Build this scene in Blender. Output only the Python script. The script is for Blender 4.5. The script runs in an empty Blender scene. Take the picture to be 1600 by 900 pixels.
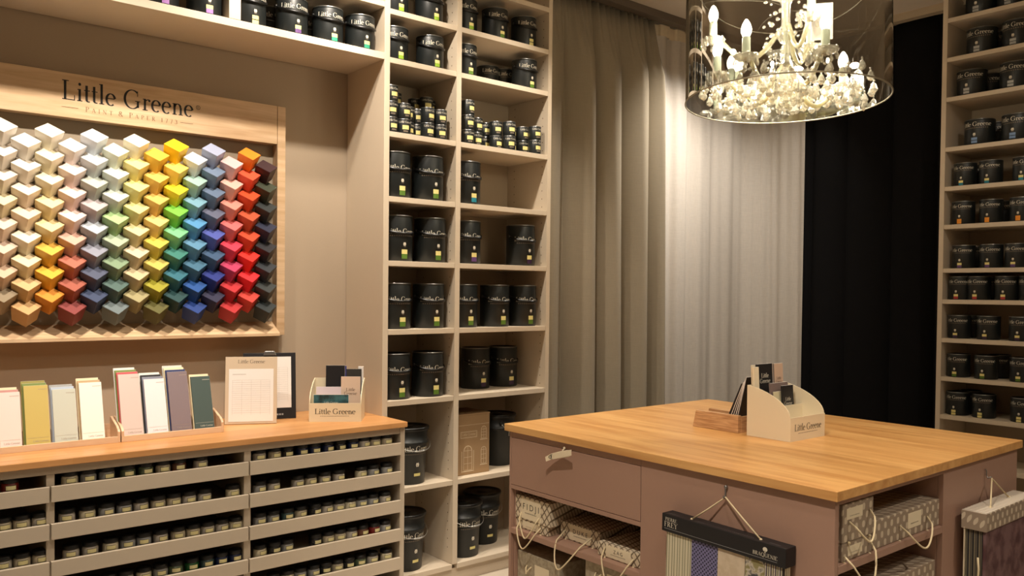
import bpy, math, random
from mathutils import Vector, Matrix
PI = math.pi
C = bpy.context.scene.collection
rnd = random.Random(7)

# ------------------------------------------------------------------ materials
def lin(c):
    return tuple((x/255/12.92 if x/255 <= .04045 else ((x/255+.055)/1.055)**2.4) for x in c) + (1,)
_m = {}
def mat(name, rgb=(200,200,200), rough=.5, metal=0, bump=0, bscale=60, var=0, emit=0, spec=.5, coat=0, alpha=1):
    if name in _m: return _m[name]
    m = bpy.data.materials.new(name); m.use_nodes = True; _m[name] = m
    nt = m.node_tree; b = nt.nodes['Principled BSDF']
    b.inputs['Base Color'].default_value = lin(rgb); b.inputs['Roughness'].default_value = rough
    b.inputs['Metallic'].default_value = metal; b.inputs['Specular IOR Level'].default_value = spec
    b.inputs['Coat Weight'].default_value = coat
    if emit:
        b.inputs['Emission Color'].default_value = lin(rgb); b.inputs['Emission Strength'].default_value = emit
    if bump or var:
        tc = nt.nodes.new('ShaderNodeTexCoord'); n = nt.nodes.new('ShaderNodeTexNoise')
        n.inputs['Scale'].default_value = bscale; n.inputs['Detail'].default_value = 4
        nt.links.new(tc.outputs['Object'], n.inputs['Vector'])
        if bump:
            bp = nt.nodes.new('ShaderNodeBump'); bp.inputs['Strength'].default_value = bump; bp.inputs['Distance'].default_value = .002
            nt.links.new(n.outputs['Fac'], bp.inputs['Height']); nt.links.new(bp.outputs['Normal'], b.inputs['Normal'])
        if var:
            r = nt.nodes.new('ShaderNodeMapRange'); r.inputs['To Min'].default_value = 1-var; r.inputs['To Max'].default_value = 1+var
            mx = nt.nodes.new('ShaderNodeMix'); mx.data_type = 'RGBA'; mx.blend_type = 'MULTIPLY'; mx.inputs['Factor'].default_value = 1
            mx.inputs[6].default_value = lin(rgb)
            nt.links.new(n.outputs['Fac'], r.inputs['Value']); nt.links.new(r.outputs['Result'], mx.inputs[7])
            nt.links.new(mx.outputs[2], b.inputs['Base Color'])
    return m

def math_node(nt, op, a, b=None):
    n = nt.nodes.new('ShaderNodeMath'); n.operation = op
    for i, v in enumerate((a, b)):
        if v is None: continue
        if isinstance(v, (int, float)): n.inputs[i].default_value = v
        else: nt.links.new(v, n.inputs[i])
    return n.outputs[0]

def ramp(nt, fac, stops, const=False):
    r = nt.nodes.new('ShaderNodeValToRGB'); cr = r.color_ramp
    if const: cr.interpolation = 'CONSTANT'
    while len(cr.elements) < len(stops): cr.elements.new(.5)
    for e, (p, c) in zip(cr.elements, stops): e.position = p; e.color = lin(c)
    nt.links.new(fac, r.inputs['Fac']); return r.outputs['Color']

def wood(name, c1, c2, grain=(2, 30, 30), stave=None, rough=.4, rot=0):
    m = bpy.data.materials.new(name); m.use_nodes = True; _m[name] = m
    nt = m.node_tree; b = nt.nodes['Principled BSDF']; b.inputs['Roughness'].default_value = rough
    tc = nt.nodes.new('ShaderNodeTexCoord'); mp = nt.nodes.new('ShaderNodeMapping')
    mp.inputs['Scale'].default_value = grain; mp.inputs['Rotation'].default_value = (0, 0, rot)
    nt.links.new(tc.outputs['Object'], mp.inputs['Vector'])
    n = nt.nodes.new('ShaderNodeTexNoise'); n.inputs['Scale'].default_value = 1; n.inputs['Detail'].default_value = 5; n.inputs['Distortion'].default_value = .4
    nt.links.new(mp.outputs[0], n.inputs['Vector'])
    col = ramp(nt, n.outputs['Fac'], [(.32, c2), (.68, c1)])
    if stave:
        mp2 = nt.nodes.new('ShaderNodeMapping'); mp2.inputs['Rotation'].default_value = (0, 0, rot)
        nt.links.new(tc.outputs['Object'], mp2.inputs['Vector'])
        br = nt.nodes.new('ShaderNodeTexBrick'); br.inputs['Scale'].default_value = 1
        br.inputs['Brick Width'].default_value = stave[0]; br.inputs['Row Height'].default_value = stave[1]
        br.inputs['Mortar Size'].default_value = .0006; br.inputs['Mortar'].default_value = (.86, .8, .72, 1)
        br.inputs['Color1'].default_value = (1, 1, 1, 1); br.inputs['Color2'].default_value = (.87, .82, .76, 1)
        nt.links.new(mp2.outputs[0], br.inputs['Vector'])
        mx = nt.nodes.new('ShaderNodeMix'); mx.data_type = 'RGBA'; mx.blend_type = 'MULTIPLY'; mx.inputs['Factor'].default_value = 1
        nt.links.new(col, mx.inputs[6]); nt.links.new(br.outputs['Color'], mx.inputs[7]); col = mx.outputs[2]
    nt.links.new(col, b.inputs['Base Color'])
    bp = nt.nodes.new('ShaderNodeBump'); bp.inputs['Strength'].default_value = .15; bp.inputs['Distance'].default_value = .001
    nt.links.new(n.outputs['Fac'], bp.inputs['Height']); nt.links.new(bp.outputs['Normal'], b.inputs['Normal'])
    return m

def fabric(name, rgb, transl=0, rough=.9, weave=900, bump=.5, streak=.08):
    m = bpy.data.materials.new(name); m.use_nodes = True; _m[name] = m
    nt = m.node_tree; b = nt.nodes['Principled BSDF']; out = nt.nodes['Material Output']
    b.inputs['Roughness'].default_value = rough; b.inputs['Specular IOR Level'].default_value = .15
    tc = nt.nodes.new('ShaderNodeTexCoord')
    n1 = nt.nodes.new('ShaderNodeTexNoise'); n2 = nt.nodes.new('ShaderNodeTexNoise')
    for n, s in ((n1, (weave, weave, weave*.06)), (n2, (weave*.06, weave*.06, weave))):
        mp = nt.nodes.new('ShaderNodeMapping'); mp.inputs['Scale'].default_value = s
        nt.links.new(tc.outputs['Object'], mp.inputs['Vector']); nt.links.new(mp.outputs[0], n.inputs['Vector'])
        n.inputs['Scale'].default_value = .35; n.inputs['Detail'].default_value = 2
    s = math_node(nt, 'ADD', n1.outputs['Fac'], n2.outputs['Fac'])
    r = nt.nodes.new('ShaderNodeMapRange'); r.inputs['From Max'].default_value = 2
    r.inputs['To Min'].default_value = 1-streak*3; r.inputs['To Max'].default_value = 1+streak*3
    nt.links.new(s, r.inputs['Value'])
    mx = nt.nodes.new('ShaderNodeMix'); mx.data_type = 'RGBA'; mx.blend_type = 'MULTIPLY'; mx.inputs['Factor'].default_value = 1
    mx.inputs[6].default_value = lin(rgb); nt.links.new(r.outputs['Result'], mx.inputs[7])
    nt.links.new(mx.outputs[2], b.inputs['Base Color'])
    bp = nt.nodes.new('ShaderNodeBump'); bp.inputs['Strength'].default_value = bump; bp.inputs['Distance'].default_value = .0008
    nt.links.new(s, bp.inputs['Height']); nt.links.new(bp.outputs['Normal'], b.inputs['Normal'])
    if transl:
        t = nt.nodes.new('ShaderNodeBsdfTranslucent'); nt.links.new(mx.outputs[2], t.inputs['Color'])
        ms = nt.nodes.new('ShaderNodeMixShader'); ms.inputs[0].default_value = transl
        nt.links.new(b.outputs[0], ms.inputs[1]); nt.links.new(t.outputs[0], ms.inputs[2]); nt.links.new(ms.outputs[0], out.inputs['Surface'])
    return m

def lattice(name, bg, line, k=150, thr=.35, rough=.6):
    # diagonal cane-work print
    m = bpy.data.materials.new(name); m.use_nodes = True; _m[name] = m
    nt = m.node_tree; b = nt.nodes['Principled BSDF']; b.inputs['Roughness'].default_value = rough
    tc = nt.nodes.new('ShaderNodeTexCoord'); sp = nt.nodes.new('ShaderNodeSeparateXYZ'); nt.links.new(tc.outputs['Object'], sp.inputs[0])
    u = math_node(nt, 'ADD', sp.outputs[0], sp.outputs[1]); v = math_node(nt, 'MULTIPLY', math_node(nt, 'ADD', sp.outputs[2], sp.outputs[1]), .8)
    a = math_node(nt, 'ABSOLUTE', math_node(nt, 'SINE', math_node(nt, 'MULTIPLY', math_node(nt, 'ADD', u, v), k)))
    c = math_node(nt, 'ABSOLUTE', math_node(nt, 'SINE', math_node(nt, 'MULTIPLY', math_node(nt, 'SUBTRACT', u, v), k)))
    mn = math_node(nt, 'MINIMUM', a, c)
    col = ramp(nt, mn, [(0, line), (thr, line), (thr+.08, bg)])
    nt.links.new(col, b.inputs['Base Color']); return m

def ovals(name, bg, dot, ku=125, kv=110, rough=.6):
    m = bpy.data.materials.new(name); m.use_nodes = True; _m[name] = m
    nt = m.node_tree; b = nt.nodes['Principled BSDF']; b.inputs['Roughness'].default_value = rough
    tc = nt.nodes.new('ShaderNodeTexCoord'); sp = nt.nodes.new('ShaderNodeSeparateXYZ'); nt.links.new(tc.outputs['Object'], sp.inputs[0])
    u = math_node(nt, 'ADD', sp.outputs[0], sp.outputs[1])
    s1 = math_node(nt, 'SINE', math_node(nt, 'MULTIPLY', u, ku)); s2 = math_node(nt, 'SINE', math_node(nt, 'MULTIPLY', math_node(nt, 'ADD', sp.outputs[2], sp.outputs[1]), kv))
    p = math_node(nt, 'MULTIPLY', s1, s2)
    n = nt.nodes.new('ShaderNodeTexNoise'); n.inputs['Scale'].default_value = 60; nt.links.new(tc.outputs['Object'], n.inputs['Vector'])
    p = math_node(nt, 'ADD', p, math_node(nt, 'MULTIPLY', n.outputs['Fac'], .25))
    col = ramp(nt, p, [(0, bg), (.42, bg), (.5, dot)])
    nt.links.new(col, b.inputs['Base Color']); return m

def checks(name, c1, c2, k=420, rough=.8):
    m = bpy.data.materials.new(name); m.use_nodes = True; _m[name] = m
    nt = m.node_tree; b = nt.nodes['Principled BSDF']; b.inputs['Roughness'].default_value = rough
    tc = nt.nodes.new('ShaderNodeTexCoord'); sp = nt.nodes.new('ShaderNodeSeparateXYZ'); nt.links.new(tc.outputs['Object'], sp.inputs[0])
    p = math_node(nt, 'MULTIPLY', math_node(nt, 'SINE', math_node(nt, 'MULTIPLY', sp.outputs[0], k)), math_node(nt, 'SINE', math_node(nt, 'MULTIPLY', sp.outputs[2], k)))
    nt.links.new(ramp(nt, p, [(0, c1), (.15, c1), (.3, c2)]), b.inputs['Base Color']); return m

def stripes(name, cols, k, axis=1, rough=.8):
    m = bpy.data.materials.new(name); m.use_nodes = True; _m[name] = m
    nt = m.node_tree; b = nt.nodes['Principled BSDF']; b.inputs['Roughness'].default_value = rough
    tc = nt.nodes.new('ShaderNodeTexCoord'); sp = nt.nodes.new('ShaderNodeSeparateXYZ'); nt.links.new(tc.outputs['Object'], sp.inputs[0])
    p = math_node(nt, 'FRACT', math_node(nt, 'MULTIPLY', sp.outputs[axis], k))
    st = [(i/len(cols), c) for i, c in enumerate(cols)]
    nt.links.new(ramp(nt, p, st, True), b.inputs['Base Color']); return m

def blotch(name, c1, c2, scale=30, rough=.7, c3=None):
    m = bpy.data.materials.new(name); m.use_nodes = True; _m[name] = m
    nt = m.node_tree; b = nt.nodes['Principled BSDF']; b.inputs['Roughness'].default_value = rough
    tc = nt.nodes.new('ShaderNodeTexCoord'); n = nt.nodes.new('ShaderNodeTexNoise'); n.inputs['Scale'].default_value = scale; n.inputs['Detail'].default_value = 5
    nt.links.new(tc.outputs['Object'], n.inputs['Vector'])
    st = [(.4, c1), (.6, c2)] if not c3 else [(.38, c1), (.5, c2), (.56, c3)]
    nt.links.new(ramp(nt, n.outputs['Fac'], st), b.inputs['Base Color']); return m

def film(name, tint, base=.12, rough=.01, top=.9, milky=0):
    # partly see-through, partly mirroring film / clear glass surface
    m = bpy.data.materials.new(name); m.use_nodes = True; _m[name] = m
    nt = m.node_tree; nt.nodes.remove(nt.nodes['Principled BSDF']); out = nt.nodes['Material Output']
    t = nt.nodes.new('ShaderNodeBsdfTransparent'); t.inputs['Color'].default_value = tint
    g = nt.nodes.new('ShaderNodeBsdfGlossy'); g.inputs['Roughness'].default_value = rough; g.inputs['Color'].default_value = (.9, .9, .88, 1)
    lw = nt.nodes.new('ShaderNodeLayerWeight'); lw.inputs['Blend'].default_value = .35
    r = nt.nodes.new('ShaderNodeMapRange'); r.inputs['To Min'].default_value = base; r.inputs['To Max'].default_value = top
    nt.links.new(lw.outputs['Facing'], r.inputs['Value'])
    ms = nt.nodes.new('ShaderNodeMixShader'); nt.links.new(r.outputs['Result'], ms.inputs[0])
    nt.links.new(t.outputs[0], ms.inputs[1]); nt.links.new(g.outputs[0], ms.inputs[2]); nt.links.new(ms.outputs[0], out.inputs['Surface'])
    if milky:
        df = nt.nodes.new('ShaderNodeBsdfDiffuse'); df.inputs['Color'].default_value = (tint[0]*.9, tint[1]*.9, tint[2]*.9, 1)
        m2 = nt.nodes.new('ShaderNodeMixShader'); m2.inputs[0].default_value = milky
        nt.links.new(ms.outputs[0], m2.inputs[1]); nt.links.new(df.outputs[0], m2.inputs[2]); nt.links.new(m2.outputs[0], out.inputs['Surface'])
    return m

BOARD = mat('painted_shelf_board', (205,190,168), .55, bump=.05, bscale=90, var=.02)
WALLP = mat('taupe_wall_paint', (170,153,132), .75, bump=.04, bscale=120, var=.02)
BACKP = mat('shelf_back_panel', (172,156,134), .7)
DARKGAP = mat('dark_gap', (30,26,22), .8)
CEIL = mat('ceiling_paint', (205,194,178), .85, bump=.03)
GREIGE = mat('painted_drawer_board', (186,172,152), .5, bump=.04, bscale=90)
MAUVE = mat('mauve_brown_paint', (160,127,109), .5, bump=.05, bscale=90, var=.02)
OAKTOP = wood('oak_worktop', (218,166,110), (198,142,86), (2, 26, 26), stave=(1.3, .075), rough=.38)
ISLTOP = wood('honey_oak_table_top', (214,166,104), (188,134,76), (24, 2, 24), stave=None, rough=.36)
PINE = wood('pale_limed_oak', (216,186,150), (190,156,118), (3, 60, 40), rough=.5)
BEECH = wood('pale_beech', (226,194,160), (212,176,142), (5, 60, 60), rough=.45)
ASH = wood('grainy_ash_block', (216,174,128), (168,122,80), (14, 10, 130), rough=.5)
CREAM = mat('cream_card', (226,212,182), .45)
TIN = mat('tin_black_green', (24,28,28), .42, spec=.5)
TINBAND = mat('tin_strap_black', (10,11,11), .35)
RIM = mat('tin_rim_steel', (150,150,148), .3, metal=.9)
WIRE = mat('bail_wire_steel', (190,190,185), .3, metal=.9)
INKW = mat('print_cream', (215,208,190), .5)
INKB = mat('print_black', (22,20,20), .5)
INKG = mat('print_grey', (110,98,84), .6)
LYEL = mat('sticker_pale_yellow', (226,214,140), .5)
STICK = {k: mat('sticker_'+k, v, .5) for k, v in dict(green=(86,120,40), lime=(140,176,50), teal=(30,130,150), jade=(40,140,110),
    purple=(98,66,120), lilac=(160,110,180), orange=(235,150,40), red=(170,50,50), plum=(58,36,66), grey=(176,178,176), yellow=(226,214,140), blue=(120,150,190)).items()}
GLASSJ = film('jar_glass', (.92,.92,.9,1), .06, .03, .6)
LIDB = mat('jar_lid_black', (16,16,16), .4)
CORD = mat('cotton_cord', (214,196,158), .8, bump=.3, bscale=500)
PAPER = mat('white_paper', (232,226,220), .6)
BLACKC = mat('black_card', (22,21,24), .5)

# ------------------------------------------------------------------ mesh building
class M:
    def __init__(s): s.v = []; s.f = []; s.mi = []; s.mats = []; s.sm = []
    def m(s, mt):
        if mt not in s.mats: s.mats.append(mt)
        return s.mats.index(mt)
    def add(s, vs, fs, mt, smooth=False):
        o = len(s.v); s.v += [tuple(p) for p in vs]; k = s.m(mt)
        for f in fs: s.f.append(tuple(i+o for i in f)); s.mi.append(k); s.sm.append(smooth)
    def box(s, x0, x1, y0, y1, z0, z1, mt):
        vs = [(x, y, z) for z in (z0, z1) for y in (y0, y1) for x in (x0, x1)]
        s.add(vs, [(0,2,3,1), (4,5,7,6), (0,1,5,4), (2,6,7,3), (0,4,6,2), (1,3,7,5)], mt)
    def prism(s, poly, h, mt, fn):      # poly (u,v) extruded over w in (h0,h1); fn(u,v,w)->xyz
        n = len(poly); vs = [fn(u, v, h[0]) for u, v in poly] + [fn(u, v, h[1]) for u, v in poly]
        s.add(vs, [tuple(range(n))[::-1], tuple(range(n, 2*n))] + [(i, (i+1) % n, (i+1) % n+n, i+n) for i in range(n)], mt)
    def lathe(s, prof, mt, seg=28, cx=0, cy=0, smooth=True, a0=0, a1=2*PI):
        full = abs(a1-a0-2*PI) < 1e-6; k = seg if full else seg+1; vs = []
        for r, z in prof:
            for i in range(k):
                a = a0+(a1-a0)*i/seg; vs.append((cx+r*math.cos(a), cy+r*math.sin(a), z))
        fs = []
        for j in range(len(prof)-1):
            for i in range(seg):
                i2 = (i+1) % k; fs.append((j*k+i, j*k+i2, (j+1)*k+i2, (j+1)*k+i))
        s.add(vs, fs, mt, smooth)
    def tube(s, pts, r, mt, seg=8, closed=False):
        pts = [Vector(p) for p in pts]; n = len(pts); vs = []; up = None
        for i, p in enumerate(pts):
            t = ((pts[(i+1) % n] if (i < n-1 or closed) else p)-(pts[i-1] if (i > 0 or closed) else p)).normalized()
            if up is None: up = t.orthogonal().normalized()
            up = (up-t*up.dot(t)).normalized(); w = t.cross(up)
            rr = r[i] if isinstance(r, (list, tuple)) else r
            for k in range(seg):
                a = 2*PI*k/seg; vs.append(p+(up*math.cos(a)+w*math.sin(a))*rr)
        fs = [(i*seg+k, i*seg+(k+1) % seg, ((i+1) % n)*seg+(k+1) % seg, ((i+1) % n)*seg+k) for i in range(n if closed else n-1) for k in range(seg)]
        if not closed: fs += [tuple(range(seg))[::-1], tuple(range((n-1)*seg, n*seg))]
        s.add(vs, fs, mt, True)
    def ball(s, c, r, mt, seg=10, rings=6, sz=1):
        prof = [(max(1e-4, r*math.sin(PI*i/rings)), c[2]-r*sz*math.cos(PI*i/rings)) for i in range(rings+1)]
        s.lathe(prof, mt, seg, c[0], c[1])
    def build(s, name, parent=None, bevel=0, loc=None):
        me = bpy.data.meshes.new(name); me.from_pydata(s.v, [], s.f)
        for mt in s.mats: me.materials.append(mt)
        me.polygons.foreach_set('material_index', s.mi); me.polygons.foreach_set('use_smooth', s.sm); me.update()
        o = bpy.data.objects.new(name, me); C.objects.link(o)
        if parent: o.parent = parent
        if loc: o.location = loc
        if bevel:
            b = o.modifiers.new('bevel', 'BEVEL'); b.width = bevel; b.segments = 2; b.limit_method = 'ANGLE'; b.angle_limit = .7
        return o

def tag(o, label, cat, group=None, kind=None):
    if label: o['label'] = label
    if cat: o['category'] = cat
    if group: o['group'] = group
    if kind: o['kind'] = kind
    return o
def thing(name, loc, label, cat, group=None, rz=0):
    o = bpy.data.objects.new(name, None); C.objects.link(o); o.location = loc; o.rotation_euler = (0, 0, rz); o.empty_display_size = .05
    return tag(o, label, cat, group)
def struct(o): o['kind'] = 'structure'; return o
def dup(root, loc, label, group=None, rz=0, swap=None):
    r = root.copy(); C.objects.link(r); r.location = loc; r.rotation_euler = (0, 0, rz); r['label'] = label
    if group: r['group'] = group
    for ch in list(root.children):
        c = ch.copy(); C.objects.link(c); c.parent = r
        if swap and ch.name.split('.')[0] in swap: c.data = swap[ch.name.split('.')[0]]
        for g in list(ch.children):
            d = g.copy(); C.objects.link(d); d.parent = c
    return r

# ------------------------------------------------------------------ serif lettering, drawn as pen strokes
TK, TN = .135, .045
def arc(cx, cy, rx, ry, a0, a1, n=14):
    return [(cx+rx*math.cos(math.radians(a0+(a1-a0)*i/n)), cy+ry*math.sin(math.radians(a0+(a1-a0)*i/n))) for i in range(n+1)]
def S(x, y0, y1): return ([(x, y0), (x, y1)], TK)
def H(x0, x1, y): return ([(x0, y), (x1, y)], TN)
def V(x, y0, y1): return ([(x, y0), (x, y1)], TN)
XH = .63
GL = {
 'L': ([S(.2,0,1), H(.04,.4,.98), H(.04,.72,.02), V(.71,0,.27)], .8),
 'i': ([S(.17,0,XH), H(.05,.2,XH-.03), H(.03,.32,.02), ('dot', .17,.88,.08)], .36),
 't': ([([(.17,.86),(.17,.14)],TK), (arc(.29,.14,.12,.12,180,300,8),None), H(.03,.36,XH-.03)], .4),
 'l': ([S(.17,0,1.06), H(.03,.2,1.03), H(.03,.32,.02)], .36),
 'e': ([H(.1,.53,.36), (arc(.31,.31,.24,.31,12,310,22),None)], .62),
 'G': ([(arc(.52,.5,.44,.5,48,318,30),None), S(.85,.08,.42), H(.68,.99,.42), V(.83,.68,.97)], 1.08),
 'r': ([S(.17,0,XH), H(.04,.2,XH-.03), H(.03,.34,.02), (arc(.38,.38,.2,.22,165,80,8),TN+.01), ('dot', .44,.55,.07)], .52),
 'n': ([S(.17,0,XH), H(.04,.2,XH-.03), H(.03,.32,.02), (arc(.36,.38,.19,.23,165,10,10),None), S(.56,0,.42), H(.42,.7,.02)], .74),
 'P': ([S(.18,0,1), H(.04,.34,.02), H(.04,.3,.98), (arc(.3,.75,.3,.23,90,-90,14),None), H(.18,.32,.52)], .7),
 'A': ([([(.08,0),(.4,1)],TN), ([(.4,1),(.74,0)],TK), H(.2,.6,.33), H(0,.2,.02), H(.6,.88,.02)], .88),
 'I': ([S(.2,0,1), H(.05,.35,.02), H(.05,.35,.98)], .42),
 'N': ([([(.16,0),(.16,1)],TN), ([(.14,1),(.78,0)],TK), ([(.78,0),(.78,1)],TN), H(.03,.3,.02), H(.65,.92,.98)], .96),
 'T': ([S(.38,0,1), H(.02,.74,.97), V(.03,.78,1), V(.73,.78,1), H(.24,.52,.02)], .78),
 '&': ([(arc(.34,.75,.19,.22,-60,240,16),None), (arc(.34,.28,.28,.27,60,330,18),None), ([(.22,.62),(.78,0)],TK)], .88),
 'E': ([S(.18,0,1), H(.04,.66,.98), H(.18,.52,.52), H(.04,.68,.02), V(.66,.8,1), V(.68,0,.22)], .74),
 'R': ([S(.18,0,1), H(.04,.34,.02), H(.04,.3,.98), (arc(.3,.76,.28,.22,90,-90,14),None), H(.18,.32,.54), ([(.36,.53),(.72,0)],TK), H(.62,.86,.02)], .84),
 '1': ([S(.22,0,.8), H(.08,.38,.02), ([(.1,.66),(.22,.78)],TN)], .44),
 '7': ([H(.04,.46,.76), ([(.46,.76),(.2,-.1)],TK*.8)], .5),
 '3': ([(arc(.22,.6,.18,.18,150,-60,12),None), (arc(.2,.2,.24,.24,70,-150,12),None)], .5),
 'F': ([S(.18,0,1), H(.04,.64,.98), H(.18,.5,.52), H(.04,.34,.02), V(.64,.78,1)], .68),
 'Y': ([([(.1,1),(.4,.48)],TK), ([(.72,1),(.4,.48)],TN), S(.4,0,.5), H(0,.24,.98), H(.6,.84,.98), H(.26,.54,.02)], .84),
 'B': ([S(.18,0,1), H(.04,.3,.98), H(.04,.3,.02), (arc(.3,.75,.24,.23,90,-90,12),None), (arc(.32,.27,.3,.25,90,-90,12),None), H(.18,.32,.52)], .74),
 'Q': ([(arc(.5,.5,.42,.5,0,360,28),None), ([(.45,.12),(.8,-.2)],TK*.7)], 1.0),
 'U': ([S(.18,.3,1), (arc(.45,.3,.27,.29,180,360,12),None), ([(.72,.3),(.72,1)],TN), H(.04,.32,.98), H(.6,.86,.98)], .9),
 ' ': ([], .38),
}
def glyph_polys(g):
    out = []
    for st in g[0]:
        if st[0] == 'dot':
            _, x, y, r = st; out.append([(x+r*math.cos(2*PI*k/10), y+r*math.sin(2*PI*k/10)) for k in range(10)]); continue
        pts, w = st; n = len(pts); L = []; Rr = []
        for i, (x, y) in enumerate(pts):
            a = pts[max(0, i-1)]; b = pts[min(n-1, i+1)]; dx, dy = b[0]-a[0], b[1]-a[1]; d = math.hypot(dx, dy) or 1
            ww = w if w else TN+(TK*1.05-TN)*abs(dy/d)**1.5
            nx, ny = -dy/d*ww/2, dx/d*ww/2; L.append((x+nx, y+ny)); Rr.append((x-nx, y-ny))
        for i in range(n-1): out.append([Rr[i], Rr[i+1], L[i+1], L[i]])
    return out
def serif(text, size, track=0, centre=True):
    polys = []; x = 0
    for ch in text:
        g = GL[ch]
        polys += [[((px+x)*size, py*size) for px, py in p] for p in glyph_polys(g)]
        x += g[1]+track
    w = (x-track)*size
    if centre: polys = [[(u-w/2, v) for u, v in p] for p in polys]
    return polys, w
def put(m, polys, fn, mt):              # flat print: polygons mapped by fn(u,v)
    for p in polys: m.add([fn(u, v) for u, v in p], [tuple(range(len(p)))], mt)
def rect(u0, u1, v0, v1, n=1):
    return [[(u0+(u1-u0)*i/n, v0), (u0+(u1-u0)*(i+1)/n, v0), (u0+(u1-u0)*(i+1)/n, v1), (u0+(u1-u0)*i/n, v1)] for i in range(n)]
def sans(text, size, fn, mt, name, parent, spacing=1.3):
    cu = bpy.data.curves.new('txt', 'FONT'); cu.body = text; cu.size = size; cu.align_x = 'CENTER'; cu.space_character = spacing; cu.resolution_u = 3
    o = bpy.data.objects.new('txt', cu); me0 = o.to_mesh(); m = M()
    m.add([fn(v.co.x, v.co.y) for v in me0.vertices], [tuple(p.vertices) for p in me0.polygons], mt)
    o.to_mesh_clear(); bpy.data.objects.remove(o); return m.build(name, parent)

# ------------------------------------------------------------------ the room
ZC = 3.36; XR = 5.60; YB = 3.80; XL = -2.2; YF = -2.6
def room():
    m = M(); m.box(XL, XR, YF, YB, -.1, 0, mat('pale_stone_floor', (196,184,166), .35, var=.05, bscale=3)); struct(m.build('floor'))
    m = M(); m.box(XL, XR, YF, YB, ZC, ZC+.1, CEIL); struct(m.build('ceiling'))
    for n, a in dict(wall_back=(XL, XR, YB, YB+.1), wall_right=(XR, XR+.1, YF, YB+.1), wall_left=(XL-.1, XL, YF, YB+.1), wall_front=(XL, XR, YF-.1, YF)).items():
        m = M(); m.box(*a, 0, ZC, WALLP if n == 'wall_back' else CEIL); struct(m.build(n))
    m = M(); m.box(3.10, 5.42, 3.60, 3.665, ZC-.048, ZC, mat('curtain_track_grey', (104,94,82), .6)); struct(m.build('trim_1'))
    m = M(); m.box(5.42, 5.48, 2.1, 3.665, ZC-.048, ZC, mat('curtain_track_beige', (176,160,136), .6)); struct(m.build('trim_2'))
room()

# ------------------------------------------------------------------ left bookcase and bridging shelf
SH = [3.08, 2.848, 2.617, 2.265, 1.955, 1.646, 1.314, .968, .535, .10]   # top faces of the shelves
def peg_holes(m, x, side, zs):
    for y in (3.47, 3.74):
        for z in zs: m.box(x, x+side*.0006, y-.0025, y+.0025, z-.0025, z+.0025, mat('peg_hole', (120,104,84), .8))
def bookcase():
    t = thing('bookcase', (2.56, 3.61, 0), 'tall beige open bookcase with two columns of shelves holding dark paint tins', 'bookcase')
    o = Vector((2.56, 3.61, 0))
    def B(n, a, mt=BOARD, bev=.0012, holes=None):
        m = M(); m.box(a[0]-o.x, a[1]-o.x, a[2]-o.y, a[3]-o.y, a[4], a[5], mt)
        if holes:
            for hx, s in holes:
                for y in (3.475, 3.72):
                    for k in range(70):
                        z = .18+k*.045
                        if any(abs(z-q+.01) < .022 for q in SH): continue
                        m.box(hx-o.x-.0004, hx-o.x+.0004, y-o.y-.003, y-o.y+.003, z-.003, z+.003, mat('peg_hole', (120,104,84), .8))
        return m.build(n, t, bev)
    B('side_panel', (2.024, 2.054, 3.43, YB-.005, 0, 3.33))
    B('side_panel', (3.069, 3.095, 3.43, YB-.005, 0, 3.33), holes=[(3.069, -1)])
    B('divider', (2.445, 2.475, 3.43, YB-.02, .10, 3.30), holes=[(2.445, -1)])
    for z in SH:
        B('shelf', (2.0545, 2.4445, 3.431, YB-.02, z-.026, z)); B('shelf', (2.4755, 3.0685, 3.431, YB-.02, z-.026, z))
    B('back_panel', (2.0545, 3.0685, YB-.019, YB-.006, .05, 3.33), BACKP, 0)
    B('top_panel', (2.0545, 3.0685, 3.43, YB-.02, 3.304, 3.33)); B('plinth', (2.0545, 3.0685, 3.45, 3.465, 0, .073))
bookcase()
def bridge():
    t = thing('bridging_shelf', (.7, 3.61, 2.6), 'beige shelf unit bridging over the colour block display', 'shelf unit')
    def B(n, a, mt=BOARD):
        m = M(); m.box(a[0]-.7, a[1]-.7, a[2]-3.61, a[3]-3.61, a[4]-2.6, a[5]-2.6, mt); return m.build(n, t, .0012)
    B('shelf', (-.8, 2.0235, 3.43, YB-.004, 2.60, 2.632)); B('shelf', (1.33, 2.0235, 3.431, YB-.02, 2.848, 2.874)); B('shelf', (-.8, 1.277, 3.431, YB-.02, 2.848, 2.874))
    B('shelf', (-.8, 2.0235, 3.431, YB-.02, 3.08, 3.106))
    B('divider', (1.278, 1.328, 3.43, YB-.02, 2.633, 3.33)); B('back_panel', (-.8, 2.0235, YB-.019, YB-.006, 2.633, 3.33), BACKP)
bridge()

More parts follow.
